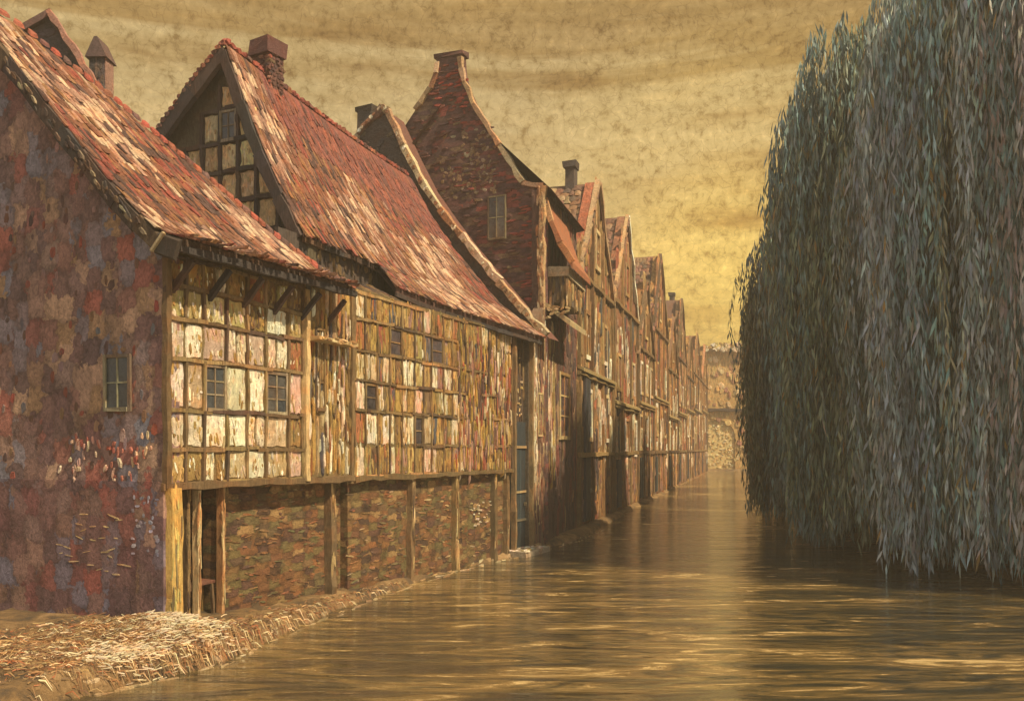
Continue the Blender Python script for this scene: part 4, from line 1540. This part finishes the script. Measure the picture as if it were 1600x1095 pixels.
# ------------------------------------------------------------------ willows
LEAFC = [1.22 * np.array([(.25, .32, .32), (.29, .31, .30), (.20, .33, .36), (.32, .34, .18), (.26, .30, .36), (.19, .24, .26), (.36, .33, .20), (.33, .26, .27), (.20, .34, .28)]),
         1.18 * np.array([(.19, .28, .28), (.17, .26, .28), (.25, .28, .17), (.20, .23, .25), (.26, .25, .15), (.14, .19, .18)]),
         1.15 * np.array([(.18, .18, .10), (.14, .16, .11), (.23, .19, .10), (.16, .20, .17), (.13, .13, .10)])]


def willow_mesh(H, rad, nstr, seed, pal, low=.02, leaf=.42, lw=.027, step=.24):
    LC = (LEAFC[pal] * .66 + LEAFC[pal].mean(0) * .32) * np.array((.82, .88, .86))
    g = np.random.default_rng(seed)
    V, F, Cc = [], [], []
    nclump = 84
    cth = g.uniform(0, 2 * np.pi, nclump)
    crr = np.sqrt(g.uniform(0.02, 1, nclump)) * rad
    cz = H * (1 - .36 * (crr / rad) ** 2.2) + g.normal(0, .8, nclump)
    clow = np.abs(g.normal(0, 1, nclump)) * .05 * H * .55 + low
    ccol = g.integers(0, len(LC), nclump)
    cpale = (g.random(nclump) < .08) * .16
    tot = []
    for k in range(nstr):
        c = g.integers(0, nclump)
        th = cth[c] + g.normal(0, .16)
        r0 = max(.15, crr[c] + g.normal(0, .3))
        zt = cz[c] + g.normal(0, .25) - .1
        zb = clow[c] + abs(g.normal(0, .9))
        out = .55 + .5 * g.random()
        n = max(6, int((zt - zb) / step))
        tt = np.linspace(0, 1, n)
        z = zt - (zt - zb) * tt
        z += .35 * np.sin(np.minimum(tt * 7, np.pi)) * (out * .6)
        r_ = r0 + out * (1 - np.exp(-tt * 9)) + .16 * np.sin(tt * 5 + g.uniform(0, 6))
        r_ = r_ * (1 - .16 * tt)
        a = th + .05 * np.sin(tt * 6 + g.uniform(0, 6))
        x, y = r_ * np.cos(a), r_ * np.sin(a)
        m = 3
        P0 = np.repeat(np.stack([x, y, z], 1), m, 0) + g.normal(0, .06, (n * m, 3))
        L = leaf * g.uniform(.6, 1.4, n * m)
        dirv = np.stack([g.normal(0, .17, n * m), g.normal(0, .17, n * m), -np.ones(n * m)], 1)
        dirv /= np.linalg.norm(dirv, axis=1)[:, None]
        ph = g.uniform(0, 2 * np.pi, n * m)
        sd = np.stack([np.cos(ph), np.sin(ph), g.normal(0, .2, n * m)], 1)
        wd = (lw * g.uniform(.6, 1.5, n * m))[:, None]
        p1 = P0 + dirv * (L * .45)[:, None] + sd * wd
        p2 = P0 + dirv * L[:, None]
        p3 = P0 + dirv * (L * .45)[:, None] - sd * wd
        tot.append(np.stack([P0, p1, p2, p3], 1).reshape(-1, 3))
        base = LC[ccol[c]] * g.uniform(.7, 1.3) + cpale[c]
        col = base[None] * g.uniform(.7, 1.35, (n * m, 1)) * g.uniform(.92, 1.08, (n * m, 3))
        hl = g.random(n * m) < .012
        col[hl] = np.array((.36, .36, .32))
        oc = g.random(n * m) < .03
        col[oc] = np.array((.30, .21, .08))
        Cc.append(col)
    V = np.concatenate(tot)
    Cc = np.concatenate(Cc)
    nf = len(Cc)
    me = bpy.data.meshes.new('crown')
    me.vertices.add(len(V))
    me.vertices.foreach_set('co', V.ravel().astype(np.float32))
    me.loops.add(nf * 4)
    me.loops.foreach_set('vertex_index', np.arange(nf * 4, dtype=np.int32))
    me.polygons.add(nf)
    me.polygons.foreach_set('loop_start', np.arange(0, nf * 4, 4, dtype=np.int32))
    me.polygons.foreach_set('loop_total', np.full(nf, 4, dtype=np.int32))
    at = me.attributes.new('tint', 'FLOAT_COLOR', 'CORNER')
    c4 = np.ones((nf, 4), dtype=np.float32)
    c4[:, :3] = Cc
    at.data.foreach_set('color', np.repeat(c4, 4, 0).ravel())
    me.materials.append(M_LEAF)
    me.update(calc_edges=True)
    # trunk and limbs
    mb = MB()

    def tube(pts, rads, nn=9):
        i = len(mb.v)
        for p, r2 in zip(pts, rads):
            for q in range(nn):
                an = 2 * math.pi * q / nn
                mb.v.append((p[0] + r2 * math.cos(an) * rnd(.88, 1.12), p[1] + r2 * math.sin(an) * rnd(.88, 1.12), p[2]))
        for k in range(len(pts) - 1):
            for q in range(nn):
                q2 = (q + 1) % nn
                mb.f.append((i + k * nn + q, i + k * nn + q2, i + (k + 1) * nn + q2, i + (k + 1) * nn + q))
                mb.c.append(pick([(2, (.11, .08, .055)), (1, (.07, .055, .045)), (1, (.15, .12, .08))]))
    tube([(0, 0, -.6), (.05, 0, .4), (.1, .05, H * .16), (0, .1, H * .32), (-.1, 0, H * .45)], [.8, .6, .5, .45, .38])
    for k in range(8):
        an = k * .785 + rnd(-.2, .2)
        rr = rad * rnd(.5, .85)
        tube([(-.05, 0, H * rnd(.3, .42)), (rr * .35 * math.cos(an), rr * .35 * math.sin(an), H * .62), (rr * .8 * math.cos(an), rr * .8 * math.sin(an), H * .84), (rr * 1.1 * math.cos(an), rr * 1.1 * math.sin(an), H * .78)], [.24, .17, .10, .04], 7)
    return me, mb


def willows():
    protos = []
    for (H, rad, n, seed, pl) in ((17.2, 4.6, 2300, 3, 0), (15.2, 3.3, 1350, 5, 1), (13.0, 2.6, 900, 8, 2)):
        me, mb = willow_mesh(H, rad, n, seed, pl)
        protos.append([me, mb, None])
    grp = 'weeping willows along the right bank'
    spots = [
        (0, 13.6, 21.5, 0.3, 1.0, 'largest weeping willow filling the right edge, its top cut off'),
        (1, 11.9, 27.0, 1.1, 1.05, 'weeping willow with a rounded top just left of the largest one'),
        (1, 13.4, 35.5, 2.6, 1.0, 'weeping willow with a drooping shoulder behind the round-topped one'),
        (2, 15.3, 45.5, 0.5, 1.0, 'slim weeping willow hanging furthest over the canal beside the open sky'),
        (0, 18.5, 31.0, 2.0, 1.02, 'tall weeping willow glimpsed behind the largest one'),
        (0, 20.5, 43.0, 4.1, .95, 'broad weeping willow deep in the shade behind the others'),
        (2, 19.8, 60.0, 3.3, 1.0, 'small far weeping willow low over the far water'),
        (1, 26.0, 60.0, 3.9, 1.0, 'far weeping willow standing back from the bank'),
        (0, 22.5, 25.5, 5.0, 1.0, 'weeping willow at the outer right behind the largest trunk'),
    ]
    for k, x, y, rz, sc, label in spots:
        t = thing('willow_tree', label, 'tree', (x, y, .25), grp)
        t.rotation_euler = (0, 0, rz)
        t.scale = (sc, sc, sc)
        me, mb, tm = protos[k]
        cr = bpy.data.objects.new('crown', me)
        COL.objects.link(cr)
        cr.parent = t
        if tm is None:
            o = mb.build('trunk', M_BARK)
            o.parent = t
            protos[k][2] = o.data
        else:
            o = bpy.data.objects.new('trunk', tm)
            COL.objects.link(o)
            o.parent = t


# ------------------------------------------------------------------ straw, bank edge, stool
def straw():
    mb = MB()
    pal = [(3, (.36, .23, .10)), (1.6, (.64, .51, .30)), (3, (.24, .13, .055)), (1, (.32, .12, .05)), (1.5, (.16, .095, .05))]
    n = 0
    while n < 8500:
        r_ = random.random()
        if r_ < .45:
            x, y = random.gauss(-4.9, .75), random.gauss(12.6, .55)
        elif r_ < .70:
            x, y = random.gauss(-5.6, .9), random.gauss(11.6, .6)
        else:
            y = 13 + 13 * random.random() ** 1.4
            x = interp(LEFT, y) - abs(random.gauss(0, .32)) + .05
        if x > interp(LEFT, y) - .02 or (A.P(0, 0, 0) - Vector((x, y, 0))).dot(A.d) < -.1 and (Vector((x, y, 0)) - A.O).dot(A.n) > -.05:
            continue
        z = ground_h(x, y)
        if z < .04:
            continue
        an = random.gauss(.5, 1.1)
        L = rnd(.06, .20)
        dx, dy = math.cos(an) * L, -math.sin(an) * L * .6
        w_ = rnd(.004, .010)
        h = rnd(.004, .045)
        p0 = Vector((x, y, z + rnd(0, .03)))
        p1 = Vector((x + dx * .5, y + dy * .5, z + h))
        p2 = Vector((x + dx, y + dy, max(.01, ground_h(x + dx, y + dy) + rnd(.0, .06))))
        sd = Vector((-dy, dx, .3)).normalized() * w_
        c = pick(pal)
        mb.face([p0 - sd, p0 + sd, p1 + sd, p1 - sd], c)
        mb.face([p1 - sd, p1 + sd, p2 + sd * .4, p2 - sd * .4], c)
        n += 1
    for _ in range(1500):
        x, y = (random.gauss(-4.75, .35), random.gauss(12.75, .28)) if random.random() < .65 else (random.gauss(-5.1, .3), random.gauss(11.7, .22))
        if x > interp(LEFT, y) - .1:
            continue
        z = ground_h(x, y)
        an, L = random.gauss(.5, 1.0), rnd(.06, .18)
        p0 = Vector((x, y, z + rnd(.01, .05)))
        p1 = p0 + Vector((math.cos(an) * L, -math.sin(an) * L * .6, rnd(-.02, .05)))
        sd = Vector((.3, .3, .9)) * rnd(.004, .009)
        mb.face([p0 - sd, p0 + sd, p1 + sd, p1 - sd], pick([(2, (.74, .62, .42)), (1, (.60, .46, .26))]))
    o = mb.build('straw', M_STRAW)
    o['kind'] = 'stuff'
    o['label'] = 'loose golden straw heaped on the bank by the doorway'
    o['category'] = 'straw'


def bank_edge():
    mb = MB()
    pal = [(3, (.42, .30, .16)), (2, (.54, .42, .25)), (3, (.28, .18, .09))]
    y = 10.9
    while y < 33:
        x = interp(LEFT, y)
        sl = (interp(LEFT, y + .2) - x) / .2
        ln = rnd(.10, .38) * (1 + y * .01)
        tx = Vector((sl, 1, 0)).normalized()
        nx = Vector((-tx.y, tx.x, 0))
        for r_ in range(2):
            c = Vector((x, y, 0)) + nx * (rnd(-.02, .12) + r_ * .18)
            if random.random() < .75 - r_ * .3:
                z = max(ground_h(c.x, c.y), 0)
                mb.dab(lambda u, v, o: c + tx * u + nx * v + up * (z - .03 + o), 0, 0, ln * .6, rnd(.02, .055), rnd(.03, .06), pick(pal), rnd(-.2, .2), n=8, irr=.35, base=-.12)
        y += ln * .85
    o = mb.build('kerb', M_STONE)
    o['kind'] = 'structure'
    o['label'] = 'pale broken stone edging at the waterline'


def stool():
    c = A.P(1.12, .42, 0)
    z = ground_h(c.x, c.y)
    c.z = z
    t = thing('wooden_stool', 'small rough wooden stool standing in the dark doorway', 'stool', c)
    Q = lambda a, b, h: c + A.d * a + A.n * b + up * h
    s_ = MB()
    s_.box(Q, -.26, .26, -.15, .15, .50, .56, (.16, .07, .045), .015)
    s_.build('seat', M_TIMBER, t)
    for a, b in ((-.21, -.11), (.21, -.11), (-.21, .11), (.21, .11)):
        l = MB()
        l.beam(Q(a * 1.1, b, -.03), Q(a * .9, b, .51), .055, .05, -A.n, [(1, (.13, .08, .045)), (1, (.34, .22, .07))], .2, .15)
        l.build('leg', M_TIMBER, t)


house_near()
house_long()
house_narrow()
house_brick()
row_house(0, 5.15, 12.9, 9.3, 13.5, FACADES[0], 'weathered house with a dark slim chimney and tall dark door, first of the gabled row', True, (9.0, 1.0, 14.2), zl=6.0)
row_house(1, 12.95, 21.2, 9.6, 14.2, FACADES[1], 'reddish gabled house, second in the row beyond the tall dark door', pk=.52, zl=5.2)
row_house(2, 21.25, 28.4, 8.4, 12.4, FACADES[2], 'low ochre gabled house, third in the row', pk=.5, zl=5.6, roofc=(.26, .11, .06))
row_house(3, 28.45, 37.0, 10.4, 15.4, FACADES[3], 'tall rusty brown gabled house, fourth in the row', pk=.45, zl=6.3, roofc=(.22, .10, .07))
row_house(4, 37.05, 45.0, 8.6, 12.6, FACADES[4], 'ochre gabled house lower than its rusty neighbour, fifth in the row', pk=.5, zl=5.4, roofc=(.26, .11, .06))
row_house(5, 45.05, 53.5, 10.2, 15.2, FACADES[1], 'tall brown gabled house with a small dark chimney, sixth in the row', False, (49.5, .8, 15.7), pk=.45, zl=6.0)
row_house(6, 53.55, 62.5, 9.4, 13.2, FACADES[4], 'seventh gabled house of the row, golden and lower than the one before', pk=.5, zl=6.6, roofc=(.28, .12, .06))
row_house(7, 62.55, 74, 10.4, 14.6, FACADES[3], 'eighth gabled house of the row, rusty and second from its far end', pk=.5, zl=7.0, roofc=(.28, .12, .06))
row_house(8, 74.05, 86, 10.4, 14.8, FACADES[2], 'last and farthest gabled house of the row beside the arched building', pk=.5, zl=7.4, roofc=(.28, .12, .06))
house_back()
gatehouse()
willows()
straw()
bank_edge()
stool()


def haze():
    me = bpy.data.meshes.new('haze')
    x0, x1, y0, y1, z0, z1 = -660, 660, -310, 910, -2.3, 19.5
    v = [(x, y, z) for z in (z0, z1) for y in (y0, y1) for x in (x0, x1)]
    me.from_pydata(v, [], [(0, 2, 3, 1), (4, 5, 7, 6), (0, 1, 5, 4), (1, 3, 7, 5), (3, 2, 6, 7), (2, 0, 4, 6)])
    m = bpy.data.materials.new('warm_haze')
    m.use_nodes = True
    t = m.node_tree
    t.nodes.clear()
    out = N(t, 'ShaderNodeOutputMaterial')
    pv = N(t, 'ShaderNodeVolumePrincipled')
    pv.inputs['Color'].default_value = (.92, .82, .64, 1)
    pv.inputs['Density'].default_value = .0027
    t.links.new(pv.outputs[0], out.inputs['Volume'])
    me.materials.append(m)
    o = bpy.data.objects.new('haze', me)
    COL.objects.link(o)
    o['kind'] = 'stuff'
    o['label'] = 'warm golden haze over the canal'


haze()
